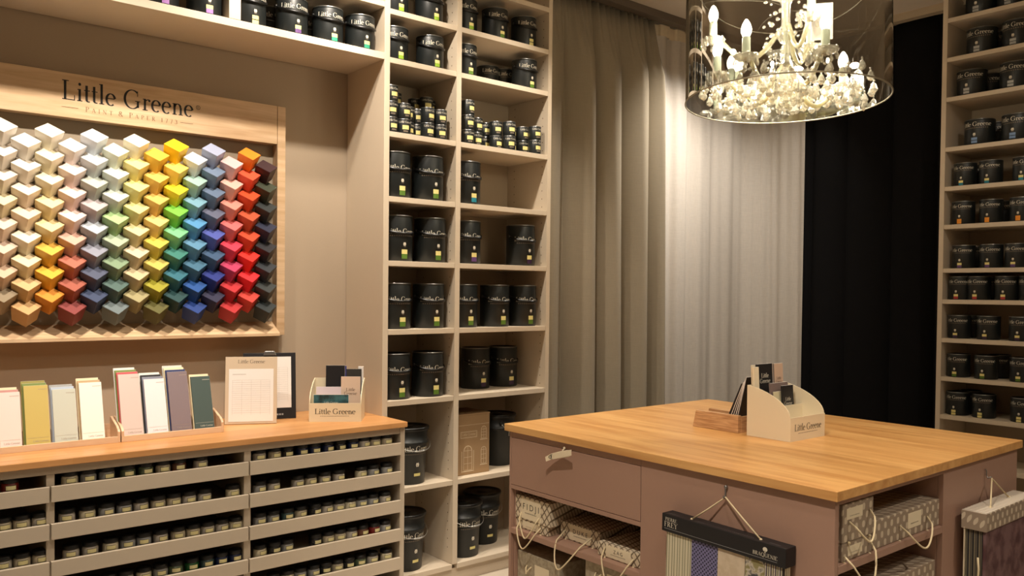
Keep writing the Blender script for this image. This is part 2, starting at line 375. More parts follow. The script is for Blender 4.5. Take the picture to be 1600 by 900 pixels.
# ------------------------------------------------------------------ tins
def make_tin(name, R, h, text_z, label_z, strap, sticker, label, cat='paint tin', txt=True, half=True):
    """sealed round paint tin; faces -Y"""
    t = thing(name, (0, 0, 0), label, cat)
    m = M(); m.lathe([(R*.96, 0), (R, .004), (R, h-.012), (R*.985, h-.008)], TIN, 32); m.lathe([(1e-4, .001), (R*.96, 0)], TIN, 32); m.build('body', t)
    m = M(); m.lathe([(R*.985, h-.010), (R*1.012, h-.007), (R*1.012, h-.002), (R*.97, h), (R*.93, h-.001), (R*.91, h-.006), (1e-4, h-.006)], TIN, 32)
    m.lathe([(R*1.013, h-.0035), (R*1.013, h-.0015), (R*.985, h+.0006), (R*.965, h+.0002)], RIM, 32); m.build('lid', t)
    RR = R+.0005
    def fn(u, v): a = -PI/2+u/R; return (RR*math.cos(a), RR*math.sin(a), v)
    if strap:
        z0 = strap[0]*h; z1 = strap[1]*h; m = M()
        pts = []
        for k in range(25):
            a = PI+PI*k/24; s = math.sin(PI*k/24); pts.append(((R+.003+.004*s)*math.cos(a), (R+.003+.004*s)*math.sin(a), z0+(z1-z0)*s**.8))
        w = .0065*R/.08
        vs = []; 
        for (x, y, z) in pts:
            d = math.hypot(x, y); nx, ny = x/d, y/d
            for du, dz in ((-.0015, -w), (.0015, -w), (.0015, w), (-.0015, w)): vs.append((x+nx*du, y+ny*du, z+dz))
        n = len(pts); fs = [(i*4+k, i*4+(k+1) % 4, (i+1)*4+(k+1) % 4, (i+1)*4+k) for i in range(n-1) for k in range(4)]
        m.add(vs, fs, TINBAND, True)
        for sx in (-1, 1): m.ball((sx*(R+.003), 0, z0), .007, TINBAND)
        m.build('handle', t)
    if txt:
        m = M(); sz = R*.30; p, w = serif('Little Greene', sz)
        put(m, [[(u, v+text_z*h) for u, v in q] for q in p], fn, INKW)
        put(m, [r for k in range(14) for r in rect(-w*.42+k*w*.06, -w*.42+k*w*.06+w*.035, text_z*h-sz*.55, text_z*h-sz*.32)], fn, INKG)
        m.build('lettering', t)
    # leaf emblem
    m = M(); ez = (label_z+.205)*h; q = R*.066
    for dx, dz in ((-.6, 1), (.6, 1), (-.9, 0), (.9, 0), (0, .3), (-.6, -1), (.6, -1)):
        put(m, [[(dx*q+q*.62*math.cos(2*PI*k/8), ez+dz*q+q*.62*math.sin(2*PI*k/8)) for k in range(8)]], fn, INKW)
    put(m, rect(-q*1.2, q*1.2, ez-2.6*q, ez-2.1*q), fn, INKG)
    m.build('emblem', t)
    build_label(R, h, label_z, sticker, half).parent = t
    return t
_lab = {}
def build_label(R, h, lz, st, half=True):
    RR = R+.0006
    def fn(u, v): a = -PI/2+u/R; return (RR*math.cos(a), RR*math.sin(a), v)
    m = M(); w = R*.20; hh = h*.115
    if half:
        put(m, rect(-w, w, lz*h-hh*.1, lz*h+hh*.75, 3), fn, LYEL if st != 'orange' else STICK['orange']); put(m, rect(-w, w, lz*h-hh, lz*h-hh*.12, 3), fn, STICK[st])
    else:
        put(m, rect(-w, w, lz*h-hh*.1, lz*h+hh*.75, 3), fn, STICK[st]); put(m, rect(-w, w, lz*h-hh*1.1, lz*h-hh*.3, 3), fn, STICK[st])
    return m.build('label')
protos = {}
SPEC = dict(big=(.080, .225, .60, .17, (.72, .60)), mid=(.070, .165, .70, .17, (.78, .60)), small=(.0625, .14, .72, .15, None), wide=(.082, .155, .72, .2, None))
NM = dict(big='tall_paint_tin', mid='paint_tin', small='paint_tin', wide='wide_paint_tin')
def tin(kind, st, loc, label, group, rz=0):
    key = (kind, st)
    if key not in protos:
        R, h, tz, lz, sp = SPEC[kind]
        t = make_tin(NM[kind], R, h, tz, lz, sp, st, label, half=(st not in ('grey', 'yellow', 'blue'))); protos[key] = t
        t.location = loc; t.rotation_euler = (0, 0, rz); t['label'] = label; t['group'] = group; return t
    return dup(protos[key], loc, label, group, rz)

def px_at_y(px, Y):                     # x of the vertical plane y=Y seen at column px (calibrated once from the shelf lines)
    a = math.atan((px-800)/1287.5); return Y*math.tan(PI/2-math.radians(50.5373)+a)
def px_at_x(px, X):
    a = math.atan((px-800)/1287.5); return X*math.tan(math.radians(50.5373)-a)
ORD = ['first','second','third','fourth','fifth','sixth','seventh','eighth','ninth','tenth','eleventh','twelfth','thirteenth','fourteenth']
def shade_dx(px, z):                    # small camera roll: columns lean with height
    return px
def tins_left():
    G = 'paint tins in the tall bookcase'
    rows = [
     ('big', 1.955, 0, [(616,'green','against the side panel, just under the small stacked tins'), (668,'green','right one of the pair just under the small stacked tins')]),
     ('big', 1.955, 0, [(727,'teal','alone on its shelf, with a bright blue sticker')]),
     ('big', 1.646, 0, [(619,'green','left of the pair two shelves below the small stacked tins'), (671.5,'green','right of the pair two shelves below the small stacked tins')]),
     ('big', 1.646, 0, [(727,'purple','with purple sticker, left end of half-empty shelf'), (813,'plum','with violet sticker, right end of half-empty shelf')]),
     ('big', 1.314, 0, [(616,'green','left of the pair beside a shelf of three tins'), (669,'green','right of the pair beside a shelf of three tins')]),
     ('big', 1.314, 0, [(722,'green','leftmost of three on one shelf'), (772.5,'green','middle of three on one shelf'), (815,'green','rightmost of three on one shelf')]),
     ('big', .968, 0, [(615,'green','left of the pair level with the counter brochure box'), (668,'green','right of the pair level with the counter brochure box')]),
     ('big', .968, .13, [(742,'plum','set back above the cardboard box, left one'), (785.5,'plum','set back above the cardboard box, right one')]),
     ('mid', 2.848, 0, [(613,'lime','first from left on the uppermost left shelf in view'), (671,'lime','second from left on the uppermost left shelf in view')]),
     ('mid', 2.848, 0, [(721,'lime','leftmost of three high in the right column'), (773,'green','middle of three high in the right column'), (818,'yellow','rightmost of three high in the right column')]),
     ('mid', 2.617, 0, [(615,'lime','left of the pair directly above the small stacked tins'), (672,'lime','right of the pair directly above the small stacked tins')]),
     ('mid', 2.617, 0, [(724,'green','left end above the small tins, right column'), (819,'green','right end above the small tins, right column')]),
    ]
    for kind, z, back, lst in rows:
        R, h = SPEC[kind][:2]
        for px, st, d in lst:
            px += (450-(z-1.5)*-0) * 0; Y = 3.43+R+.02+back; v = 470-(z-1.5+h/2)*300
            x = px_at_y(px-(470-v)*0+roll(px, v), Y)
            x = max(x, 2.058+R) if px < 712 else max(x, 2.480+R)
            lab = ('tall black ' if kind == 'big' else 'squat black ')+'paint tin '+d
            tin(kind, st, (x, Y, z), lab, G)
    # two shallow tins behind
    for px, n in ((762, 'left'), (787, 'right')):
        t = tin('small', 'plum', (px_at_y(px+roll(px, 110), 3.68), 3.68, 2.617), 'small dark paint tin in shadow at the back of a high shelf, the %s one' % n, 'shadowed tins at the back')
    G2 = 'paint tins on the bridging shelf'
    for px, st, d in ((196,'lilac','partly cut by the picture top, leftmost'), (254,'lilac','with lilac sticker, left of the divider pair'), (322,'lilac','with lilac sticker, just left of the divider'),
                      (392,'yellow','just right of the divider'), (458,'purple','with purple sticker, second right of the divider'), (514,'jade','with jade green sticker, third right of the divider'), (564,'jade','with jade green sticker, right end by the bookcase')):
        Y = 3.43+.07+.02; x = px_at_y(px+roll(px, 30), Y)
        if px == 392: x = max(x, 1.40)
        if px == 322: x = min(x, 1.205)
        tin('mid', st, (x, Y, 2.632), 'black paint tin on the bridging shelf, '+d, G2)
    for px, d in ((425, 'second and third'), (486, 'third and fourth')):
        Y = 3.70; tin('mid', 'plum', (px_at_y(px+roll(px, 20), Y), Y, 2.632), 'shadowed black tin behind the %s tins right of the divider' % d, 'shadowed tins behind the front row')
def roll(px, v): return (v-480)*.0106+(-.000*px)
tins_left()

# small stacked tins
def small_stack():
    R, h = .0345, .076
    def mk(label):
        t = thing('small_paint_tin', (0, 0, 0), label, 'paint tin')
        m = M(); m.lathe([(1e-4, .0008), (R*.97, .0004), (R, .003), (R, h-.006), (R*.97, h-.004), (R*1.02, h-.003), (R*1.02, h-.001), (R*.93, h), (R*.9, h-.004), (1e-4, h-.004)], TIN, 24)
        m.lathe([(R*1.022, h-.003), (R*1.022, h-.0008), (R*.96, h+.0003)], RIM, 24); m.build('body', t)
        def fn(u, v): a = -PI/2+u/R; return ((R+.0005)*math.cos(a), (R+.0005)*math.sin(a), v)
        m = M(); put(m, rect(-.017, .017, .024, .044, 4), fn, LYEL); put(m, rect(-.012, .012, .012, .019, 2), fn, INKG); m.build('label', t)
        m = M(); p, w = serif('Little Greene', .0095); put(m, [[(u, v+.055) for u, v in q] for q in p], fn, INKW); m.build('lettering', t)
        return t
    z = 2.265; first = None
    L = [  # px centre, depth from front, levels, where
      (603,.0,3,'leftmost front stack, left column'), (623.5,.0,2,'second front stack, left column'), (637,.05,2,'third stack, left column, set back'), (648,.16,3,'tall shadowed stack at the back, left column'),
      (652,.07,2,'fourth stack from the left, in half shadow'), (668,.0,2,'right-hand pair of front stacks, its left one'), (688,.0,2,'right-hand pair of front stacks, its right one'), (617,.12,3,'stack behind the second front stack, left column'),
      (656,.115,3,'tall back stack behind the right-hand pair, left'),(675,.115,3,'tall back stack behind the right-hand pair, right'),
      (731,.0,3,'three high stack left in the right column'), (744,.03,2,'narrow gap stack beside the three high stack'), (757,.10,2,'shadowed stack in the middle of the right column'), (770,.05,2,'stack left of the middle front stack, right column'),
      (789,.0,2,'middle front stack, right column'), (797,.07,2,'stack half hidden behind the middle front stack'), (813,.05,2,'shadowed stack beside the last stack, right column'), (830,.0,2,'last stack at the right, right column')]
    lvl = {2: ['lower', 'upper'], 3: ['lowest', 'middle', 'topmost']}
    placed = []
    for px, dep, n, d in L:
        Y = 3.43+R+.018+dep; x = px_at_y(px+roll(px, 195), Y); x = max(x, 2.056+R) if px < 712 else max(x, 2.478+R)
        for it in range(60):
            for (qx, qy) in placed:
                dx, dy = x-qx, Y-qy; dd = math.hypot(dx, dy)
                if 0 < dd < 2*R+.003: x = qx+dx/dd*(2*R+.004); Y = qy+dy/dd*(2*R+.004)
            x = max(x, 2.057+R) if px < 712 else max(x, 2.479+R); Y = min(max(Y, 3.435+R), 3.775-R)
            if px < 712: x = min(x, 2.442-R)
        placed.append((x, Y))
        for k in range(n):
            lab = 'small black paint tin, %s in %s' % (lvl[n][k], d)
            loc = (x, Y, z+k*(h+.0004)); rz = rnd.uniform(-.25, .25)
            if not first: first = mk(lab); first.location = loc; first['group'] = 'small stacked paint tins'
            else: dup(first, loc, lab, 'small stacked paint tins', rz)
small_stack()

def make_bucket(label):
    t = thing('paint_bucket', (0, 0, 0), label, 'paint bucket')
    h = .285; m = M(); m.lathe([(1e-4, 0), (.082, 0), (.085, .004), (.094, h*.70), (.100, h*.705), (.100, h*.75), (.0965, h*.755), (.099, h-.012), (.1, h-.01)], TIN, 36); m.build('body', t)
    m = M(); m.lathe([(.099, h-.016), (.106, h-.016), (.107, h-.004), (.104, h), (.096, h), (.093, h-.006), (.03, h-.005), (.028, h-.002), (1e-4, h-.002)], TINBAND, 36); m.build('lid', t)
    m = M(); pts = []
    for k in range(33):
        a = PI+PI*k/32; s = math.sin(PI*k/32); r = .104+.012*s; pts.append((r*math.cos(a), r*math.sin(a), h*.84-(h*.84-h*.60)*s**.7))
    m.tube(pts, .0018, WIRE, 6)
    for sx in (-1, 1): m.ball((sx*.103, 0, h*.84), .009, TIN)
    mid = pts[15:18]; m.tube([(x*1.0, y*1.0, z) for x, y, z in pts[13:20]], .004, WIRE, 8); m.build('bail_handle', t)
    Rb = .0975
    def fn(u, v):
        rr = (.085+(.094-.085)*(v-.004)/(h*.7)) if v < h*.7 else .0985
        a = -PI/2+u/rr; return ((rr+.0008)*math.cos(a), (rr+.0008)*math.sin(a), v)
    m = M(); p, w = serif('Little Greene', .026); put(m, [[(u, v+h*.585) for u, v in q] for q in p], fn, INKW)
    put(m, [r for k in range(14) for r in rect(-.07+k*.0102, -.07+k*.0102+.006, h*.53, h*.545)], fn, INKG); m.build('lettering', t)
    m = M(); q = .0065
    for dx, dz in ((-.6, 1), (.6, 1), (-.9, 0), (.9, 0), (0, .3), (-.6, -1), (.6, -1)):
        put(m, [[(dx*q+q*.62*math.cos(2*PI*k/8), h*.35+dz*q+q*.62*math.sin(2*PI*k/8)) for k in range(8)]], fn, INKW)
    m.build('emblem', t)
    m = M(); put(m, rect(-.018, .018, h*.15, h*.20, 3), fn, LYEL); m.build('label', t)
    return t
def buckets():
    G = 'paint buckets on the lowest shelves'
    b = make_bucket('black lidded bucket with wire handle beside the counter end, upper'); b.location = (2.245, 3.545, .535); b['group'] = G
    dup(b, (2.235, 3.55, .10), 'black lidded bucket with wire handle on the bottom shelf beside the counter end', G, .1)
    dup(b, (2.595, 3.55, .10), 'black lidded bucket in front on the bottom shelf of the right column', G, .05)
    dup(b, (2.815, 3.665, .10), 'black lidded bucket behind another on the bottom shelf, beside the island', G, -.1)
    dup(b, (2.89, 3.63, .535), 'black lidded bucket right of the brown cardboard box', G, 1.1)
buckets()
def carton():
    t = thing('cardboard_box', (2.617, 3.56, .535), 'brown corrugated cardboard box printed with pale house front, beside a bucket', 'box')
    KR = mat('kraft_card', (158,128,92), .8, bump=.2, bscale=200, var=.05); W = mat('print_pale_brown', (218,198,166), .8)
    m = M(); x0, x1, y0, y1, hh = -.105, .105, -.075, .13, .315
    m.box(x0, x1, y0, y1, 0, hh, KR); m.build('body', t, .003)
    m = M(); m.box(x0-.001, x1+.001, y0-.001, y1+.001, hh, hh+.006, KR)
    for k in range(26): m.box(x0+.002+k*.008, x0+.005+k*.008, y0-.0014, y1, hh+.0055, hh+.0078, KR)
    m.build('lid', t)
    m = M()
    def fn(u, v): return (u, y0-.0009, v)
    def outline(u0, u1, v0, v1, w=.002): 
        for r in (rect(u0, u1, v0, v0+w), rect(u0, u1, v1-w, v1), rect(u0, u0+w, v0, v1), rect(u1-w, u1, v0, v1)): put(m, r, fn, W)
    def win(cx, v0, v1, w, door=False):
        r = w; pts = arc(cx, v1-r, r, r, 0, 180, 12)
        for i in range(12):
            a, b = pts[i], pts[i+1]; put(m, [[a, b, (cx+(b[0]-cx)*.84, v1-r+(b[1]-v1+r)*.84), (cx+(a[0]-cx)*.84, v1-r+(a[1]-v1+r)*.84)]], fn, W)
        put(m, rect(cx-r, cx-r+.003, v0, v1-r), fn, W); put(m, rect(cx+r-.003, cx+r, v0, v1-r), fn, W)
        put(m, rect(cx-.001, cx+.001, v0, v1-.005), fn, W)
        for k in range(4): put(m, rect(cx-r, cx+r, v0+(v1-r-v0)*k/3, v0+(v1-r-v0)*k/3+.002), fn, W)
        put(m, rect(cx-r-.006, cx+r+.006, v0-.008, v0-.003), fn, W)
        if door: put(m, rect(cx-r-.012, cx-r-.009, v0-.01, v1-r), fn, W); put(m, rect(cx+r+.009, cx+r+.012, v0-.01, v1-r), fn, W)
    outline(-.088, .02, .195, .23); outline(-.084, .016, .199, .226, .0012)
    p, w = serif('Little Greene', .012); put(m, [[(u-.034, v+.208) for u, v in q] for q in p], fn, W)
    win(.065, .185, .25, .018); win(.065, .05, .14, .018); win(-.04, .025, .155, .028, True)
    put(m, rect(-.10, .10, .262, .264), fn, W)
    m.build('print', t)
carton()

# ------------------------------------------------------------------ colour block display on the back wall
def display():
    X0, X1 = -.25, 1.668; Y0, Yw = 3.74, YB-.001; ox = .7
    t = thing('display_board', (ox, Yw, 1.29), 'framed pale oak display board with sign, mounted above the worktop', 'display board')
    def B(n, a, mt=PINE, bev=.0012):
        m = M(); m.box(a[0]-ox, a[1]-ox, a[2]-Yw, a[3]-Yw, a[4]-1.29, a[5]-1.29, mt); return m.build(n, t, bev)
    B('backing', (X0+.001, 1.627, Yw-.008, Yw, 1.30, 2.19), mat('board_backing', (150,136,116), .7), 0)
    B('sign_board', (X0, 1.626, Y0, Yw, 2.190, 2.370)); B('side_board', (1.628, X1, Y0, Yw, 1.285, 2.370)); B('side_board', (X0-.04, X0-.001, Y0, Yw, 1.285, 2.37))
    m = M()   # sloping ledge below the blocks
    m.prism([(Yw, 1.352), (Yw, 1.30), (3.70, 1.283), (3.70, 1.296)], (X0, 1.627), PINE, lambda u, v, w: (w-ox, u-Yw, v-1.29)); m.build('ledge', t)
    def fn(u, v): return (u-ox, Y0-.0006-Yw, v-1.29)
    m = M(); sz = .078; p, w = serif('Little Greene', sz, .02, False); k = (1.236-.712)/w
    put(m, [[(.712+u*k, v*1.0+2.262) for u, v in q] for q in p], fn, INKB)
    for a in (arc(1.256, 2.285+.022, .0095, .0095, 0, 360, 18),):
        put(m, [[a[i], a[i+1], (1.256+(a[i+1][0]-1.256)*.8, 2.307+(a[i+1][1]-2.307)*.8), (1.256+(a[i][0]-1.256)*.8, 2.307+(a[i][1]-2.307)*.8)] for i in range(18)], fn, INKB)
    p, w = serif('R', .009); put(m, [[(1.256+u, v+2.3025) for u, v in q] for q in p], fn, INKB); m.build('lettering', t)
    m = M(); x = .80
    for wd, s0 in (('PAINT', 1), ('&', 1), ('PAPER', 1), ('1773', 1)):
        for i, ch in enumerate(wd):
            sz = .021 if (i == 0 or wd in ('&', '1773')) else .017
            p, w = serif(ch, sz, 0, False); put(m, [[(x+u, v+2.222) for u, v in q] for q in p], fn, mat('print_brown', (128,96,66), .6)); x += w+.0095
        x += .013
    BR = _m['print_brown']; put(m, rect(.712, .774, 2.2305, 2.2325), fn, BR); put(m, rect(1.178, 1.234, 2.2305, 2.2325), fn, BR); m.build('small_lettering', t)
display()

COLS = [  # sRGB of every block, top to bottom, column by column from the left of the picture
 [(238,232,222),(236,228,216),(232,222,204),(228,216,176),(228,208,188),(216,192,172),(208,180,154),(142,126,100)],
 [(238,232,222),(236,228,214),(232,216,196),(234,212,182),(230,220,196),(228,214,176),(204,172,122),(196,156,104)],
 [(240,234,218),(236,226,196),(232,220,186),(230,210,160),(230,210,156),(222,174,70),(226,172,54),(212,140,44)],
 [(236,226,220),(232,212,204),(228,200,190),(230,206,198),(204,164,146),(180,104,84),(160,86,68),(132,56,52)],
 [(214,220,226),(204,210,212),(180,186,174),(180,170,172),(172,180,188),(140,142,156),(78,84,106),(54,66,96)],
 [(224,226,202),(214,220,212),(200,208,196),(158,190,132),(162,178,152),(124,146,116),(76,100,94),(104,116,118)],
 [(240,232,210),(238,220,138),(224,214,136),(212,202,136),(214,198,148),(206,190,160),(190,174,138),(156,146,104)],
 [(226,182,64),(226,184,90),(216,176,92),(232,198,116),(206,188,74),(188,174,86),(150,144,36),(90,86,38)],
 [(246,198,14),(244,212,96),(230,214,40),(116,196,66),(118,192,134),(54,120,108),(42,102,118),(26,64,66)],
 [(222,228,228),(156,190,178),(116,160,178),(80,142,188),(86,134,166),(60,104,130),(24,74,142),(24,56,124)],
 [(162,170,196),(110,128,154),(96,114,140),(92,96,118),(74,86,164),(54,82,114),(30,46,124),(36,36,64)],
 [(226,186,186),(230,176,162),(224,138,124),(214,106,106),(210,54,78),(176,52,92),(176,34,42),(172,34,38)],
 [(246,134,22),(232,84,50),(212,72,26),(188,80,46),(200,68,34),(230,38,26),(220,32,40),(194,58,48)],
 [(54,28,32),(52,58,42),(38,44,44),(30,36,60),(28,28,34),(36,42,48),(42,48,48),(26,36,38)],
]
NAMES = [
 ['white','white','off-white','cream','pale pink beige','pink beige','rosy beige','taupe'],
 ['white','off-white','pale peach','peach cream','ivory','light cream','light tan','tan'],
 ['white cream','cream','cream','buttery cream','buttery yellow','golden yellow','golden yellow','amber orange'],
 ['pinkish white','pale pink','pale pink','blush pink','dusty pink','terracotta','brick red','maroon'],
 ['bluish white','pale grey','grey green','lilac grey','blue grey','slate grey','dark slate blue','navy slate'],
 ['pale green cream','pale grey green','pale grey','leaf green','sage','dull sage','dark teal grey','slate green'],
 ['cream white','pale yellow','pale lime cream','khaki cream','pale khaki','beige','beige khaki','olive tan'],
 ['mustard','mustard','tan mustard','soft yellow','acid yellow','olive yellow','olive','dark olive'],
 ['bright yellow','soft yellow','lemon','bright green','mint green','teal green','deep teal','dark teal'],
 ['icy white','pale aqua','light blue','mid blue','dusty blue','steel blue','royal blue','deep blue'],
 ['periwinkle','slate blue','slate blue','grey violet','violet blue','steel blue','deep ultramarine','ink blue'],
 ['pale pink','salmon pink','coral pink','rose','crimson','raspberry','deep red','deep red'],
 ['bright orange','red orange','burnt orange','rust','rust red','scarlet','bright red','brick red'],
 ['dark maroon','dark olive','charcoal','dark navy','near-black','charcoal','charcoal','black green']]
def blocks():
    a = .0760; ax = Vector((0, -1, 0))
    # cube standing on a corner: the diagonal points out of the wall
    n1 = Vector((0, -math.sqrt(1/3), math.sqrt(2/3))); side = Vector((1, 0, 0)); tilt = math.radians(40)
    up = Vector((0, -math.sin(tilt), math.cos(tilt)))          # normal of the top face
    fwd = Vector((0, -math.cos(tilt), -math.sin(tilt)))
    e1 = (side+fwd).normalized(); e2 = (-side+fwd).normalized()
    def vert(i, j, k):
        s = a/2*(1 if k > 0 else .82); return e1*i*s+e2*j*s+up*k*a*.48
    vs = [vert(i, j, k) for k in (-1, 1) for i, j in ((-1, -1), (1, -1), (1, 1), (-1, 1))]
    fs = [(0,3,2,1), (4,5,6,7), (0,1,5,4), (1,2,6,5), (2,3,7,6), (3,0,4,7)]
    def mesh(mt):
        m = M(); m.add(vs, fs, mt); me = bpy.data.meshes.new('colour_block'); me.from_pydata(m.v, [], m.f); me.materials.append(mt); return me
    peg = None
    for c, col in enumerate(COLS):
        x = .500+c*.0811
        for r in range(8):
            z = (2.098 if c % 2 == 0 else 2.050)-r*.0925
            rgb = col[r]; mt = mat('block_%d_%d' % (c, r), rgb, .55)
            t = thing('colour_block', (x, 3.715, z-.004), '', 'colour block', 'painted colour blocks on the display board')
            pc = 'left edge column' if c == 0 else '%s column from the right' % ORD[13-c]
            t['label'] = '%s painted corner-mounted block, %s in the %s' % (NAMES[c][r], ['topmost', 'second', 'third', 'fourth', 'fifth', 'sixth', 'seventh', 'lowest'][r], pc)
            o = bpy.data.objects.new('cube', mesh(mt)); o.name = 'painted_cube'; C.objects.link(o); o.parent = t
            b = o.modifiers.new('bevel', 'BEVEL'); b.width = .0012; b.segments = 1
            if peg is None:
                m = M(); m.tube([(0, .03, -.01), (0, .0755, -.01)], .010, PINE, 10); peg = m.build('peg', t)
            else:
                p = peg.copy(); C.objects.link(p); p.parent = t
blocks()

# ------------------------------------------------------------------ worktop and jar cabinet
def counter():
    m = M(); m.box(-.8, 2.034, 3.216, YB-.002, .876, .900, OAKTOP); o = m.build('worktop', None, .002)
    tag(o, 'honey oak worktop running along the back wall under the display', 'worktop')
    t = thing('tester_cabinet', (.9, 3.5, 0), 'greige jar cabinet with shallow tilted lip shelves under the oak worktop', 'cabinet')
    def B(n, a, mt=GREIGE, bev=.001):
        m = M(); m.box(a[0]-.9, a[1]-.9, a[2]-3.5, a[3]-3.5, a[4], a[5], mt); return m.build(n, t, bev)
    B('side_panel', (2.008, 2.032, 3.236, 3.79, 0, .875)); B('side_panel', (1.292-.016, 1.292+.012, 3.240, 3.72, .06, .8445)); B('side_panel', (.582-.012, .582+.014, 3.240, 3.72, .06, .8445))
    B('side_panel', (-.12, -.10, 3.24, 3.72, .06, .8445))
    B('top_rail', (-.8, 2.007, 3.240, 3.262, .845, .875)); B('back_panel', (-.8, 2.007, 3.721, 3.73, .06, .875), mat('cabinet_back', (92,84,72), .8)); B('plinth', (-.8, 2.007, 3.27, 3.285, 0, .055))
    for bay, (x0, x1) in enumerate(((-.118, .578), (.582, 1.2895), (1.2935, 2.0065))):
        for k in range(6):
            zt = .805-k*.132
            B('lip', (x0+.001, x1-.001, 3.222, 3.2375, zt-.055, zt))
            B('tray_floor', (max(x0, x0)+.016, x1-.016, 3.2395, 3.60, zt-.030, zt-.020), mat('tray_floor_paint', (150,138,120), .7))
counter()
def jars():
    R, hb = .0275, .043
    def mk(col, nm, lab):
        t = thing('tester_jar', (0, 0, 0), lab, 'tester jar', 'glass tester jars in the cabinet')
        m = M(); m.lathe([(1e-4, .0), (R*.94, 0), (R, .003), (R, hb-.008), (R*.9, hb-.001), (R*.86, hb)], mat('paint_'+nm, col, .25, coat=.4), 20); m.build('paint_filled_body', t)
        m = M(); m.lathe([(R*.84, hb), (R*.97, hb+.0005), (R*1.0, hb+.002), (R*1.0, hb+.013), (R*.9, hb+.016), (1e-4, hb+.0165)], LIDB, 20); m.build('lid', t)
        def fn(u, v): a = -PI/2+u/R; return ((R+.0006)*math.cos(a), (R+.0006)*math.sin(a), v)
        m = M(); put(m, rect(-.0165, .0165, .0195, .0365, 5), fn, mat('label_dark_border', (52,48,36), .6))
        def fn2(u, v): a = -PI/2+u/R; return ((R+.0011)*math.cos(a), (R+.0011)*math.sin(a), v)
        put(m, rect(-.0150, .0150, .0210, .0350, 5), fn2, mat('jar_label', (214,204,150), .6)); m.build('label', t)
        return t
    PC = dict(stone=(168,160,148), grey=(140,140,138), putty=(176,164,140), red=(110,30,26), navy=(24,36,70), green=(84,96,72), teal=(58,80,80), black=(34,34,34), brown=(96,60,44), cream=(200,190,162), forest=(30,84,40))
    seq = ['stone','grey','putty','stone','grey','putty','cream','stone']
    rows = {
     1: {0: [12], 1: [106,135,164,197,225,252,277,311], 2: [403,427,447,470,489.5,510,529,549,566,583,602]},
     2: {0: [0,21,51], 1: [101,133,163,191,217,244,268.5,292.5,316.5,361], 2: [403,425,463,483,505,527,562,581,602]},
     3: {0: [0,22,51], 1: [107,137,169,196,220.5,247.5,275,298,321,342,365], 2: [403,424,446.5,467,489.5,507,525,542,560,579,599]},
     4: {0: [22,52], 1: [140,165,192,221,247,271,296,320,342,366], 2: [403,425.5,445,490,510,526,544,563,582,599]},
     5: {2: [424,446,466,487,505,523,541.5,560,579,601]},
    }
    special = {(1,0,0):'red', (1,1,3):'green', (1,1,4):'green', (1,1,6):'brown', (1,2,2):'black', (1,2,3):'navy', (1,2,4):'navy', (1,2,5):'navy', (1,2,6):'black', (1,2,7):'navy', (2,2,2):'stone', (3,2,2):'teal', (3,2,4):'black',
               (4,1,6):'forest', (4,1,5):'green', (4,1,9):'navy', (4,1,8):'navy', (4,2,1):'black', (4,2,3):'black', (4,2,7):'brown', (4,2,8):'red', (5,2,4):'black', (5,2,6):'black', (5,2,7):'green', (2,2,8):'grey', (4,1,7):'teal'}
    pr = {}
    for r, bays in rows.items():
        for b, pxs in bays.items():
            zt = .805-(r-1)*.132; zf = zt-.0195; last = -9
            for i, px in enumerate(pxs):
                nm = special.get((r, b, i), seq[(i*3+r*5+b) % 8]); Y = 3.2395+R+.004
                v = 480+(1.5-zt)*390; x = px_at_y(px+roll(px, v), Y)
                lo, hi = {0: (-.1, .566), 1: (.60, 1.272), 2: (1.308, 2.005)}[b]
                x = min(max(x, lo+R), hi-R); x = max(x, last+2*R+.0015); last = x
                lab = '%s tester jar, %s from left in %s row of the %s bay' % (nm, ORD[i], ['top', 'second', 'third', 'fourth', 'fifth'][r-1], ['cut-off left', 'wide middle', 'right'][b])
                if nm not in pr: pr[nm] = mk(PC[nm], nm, lab); pr[nm].location = (x, Y, zf)
                else: dup(pr[nm], (x, Y, zf), lab, None, rnd.uniform(-.2, .3))
jars()

# ------------------------------------------------------------------ things on the worktop
def card_tray(x0, x1, label):
    t = thing('card_tray', (x0, 3.49, .9), label, 'card tray', 'colour card trays on the worktop'); w = x1-x0
    m = M(); m.box(0, w, -.052, .06, 0, .008, BEECH); m.build('base', t, .001)
    m = M(); m.box(0, w, -.062, -.0525, 0, .024, BEECH); m.build('front_rail', t, .001)
    prof = [(-.0625, 0), (.06, 0), (.06, .085), (.052, .09), (-.035, .062), (-.056, .05), (-.0625, .042)]
    for xx in (0, w-.010):
        m = M(); m.prism(prof, (xx, xx+.010), BEECH, lambda u, v, q: (q, u, v+.0004)); m.build('end_bracket', t, .002)
    n = 4; p = (w-.02)/n
    for k in range(1, n):
        xx = .010+k*p
        m = M(); m.prism([(-.052, .008), (.055, .008), (.055, .075), (.045, .078), (-.052, .012)], (xx-.0015, xx+.0015), PAPER, lambda u, v, q: (q, u, v)); m.build('divider', t)
    m = M(); m.box(0.010, w-.010, .0545, .06, .0085, .06, BEECH); m.build('back_rail', t)
    return p
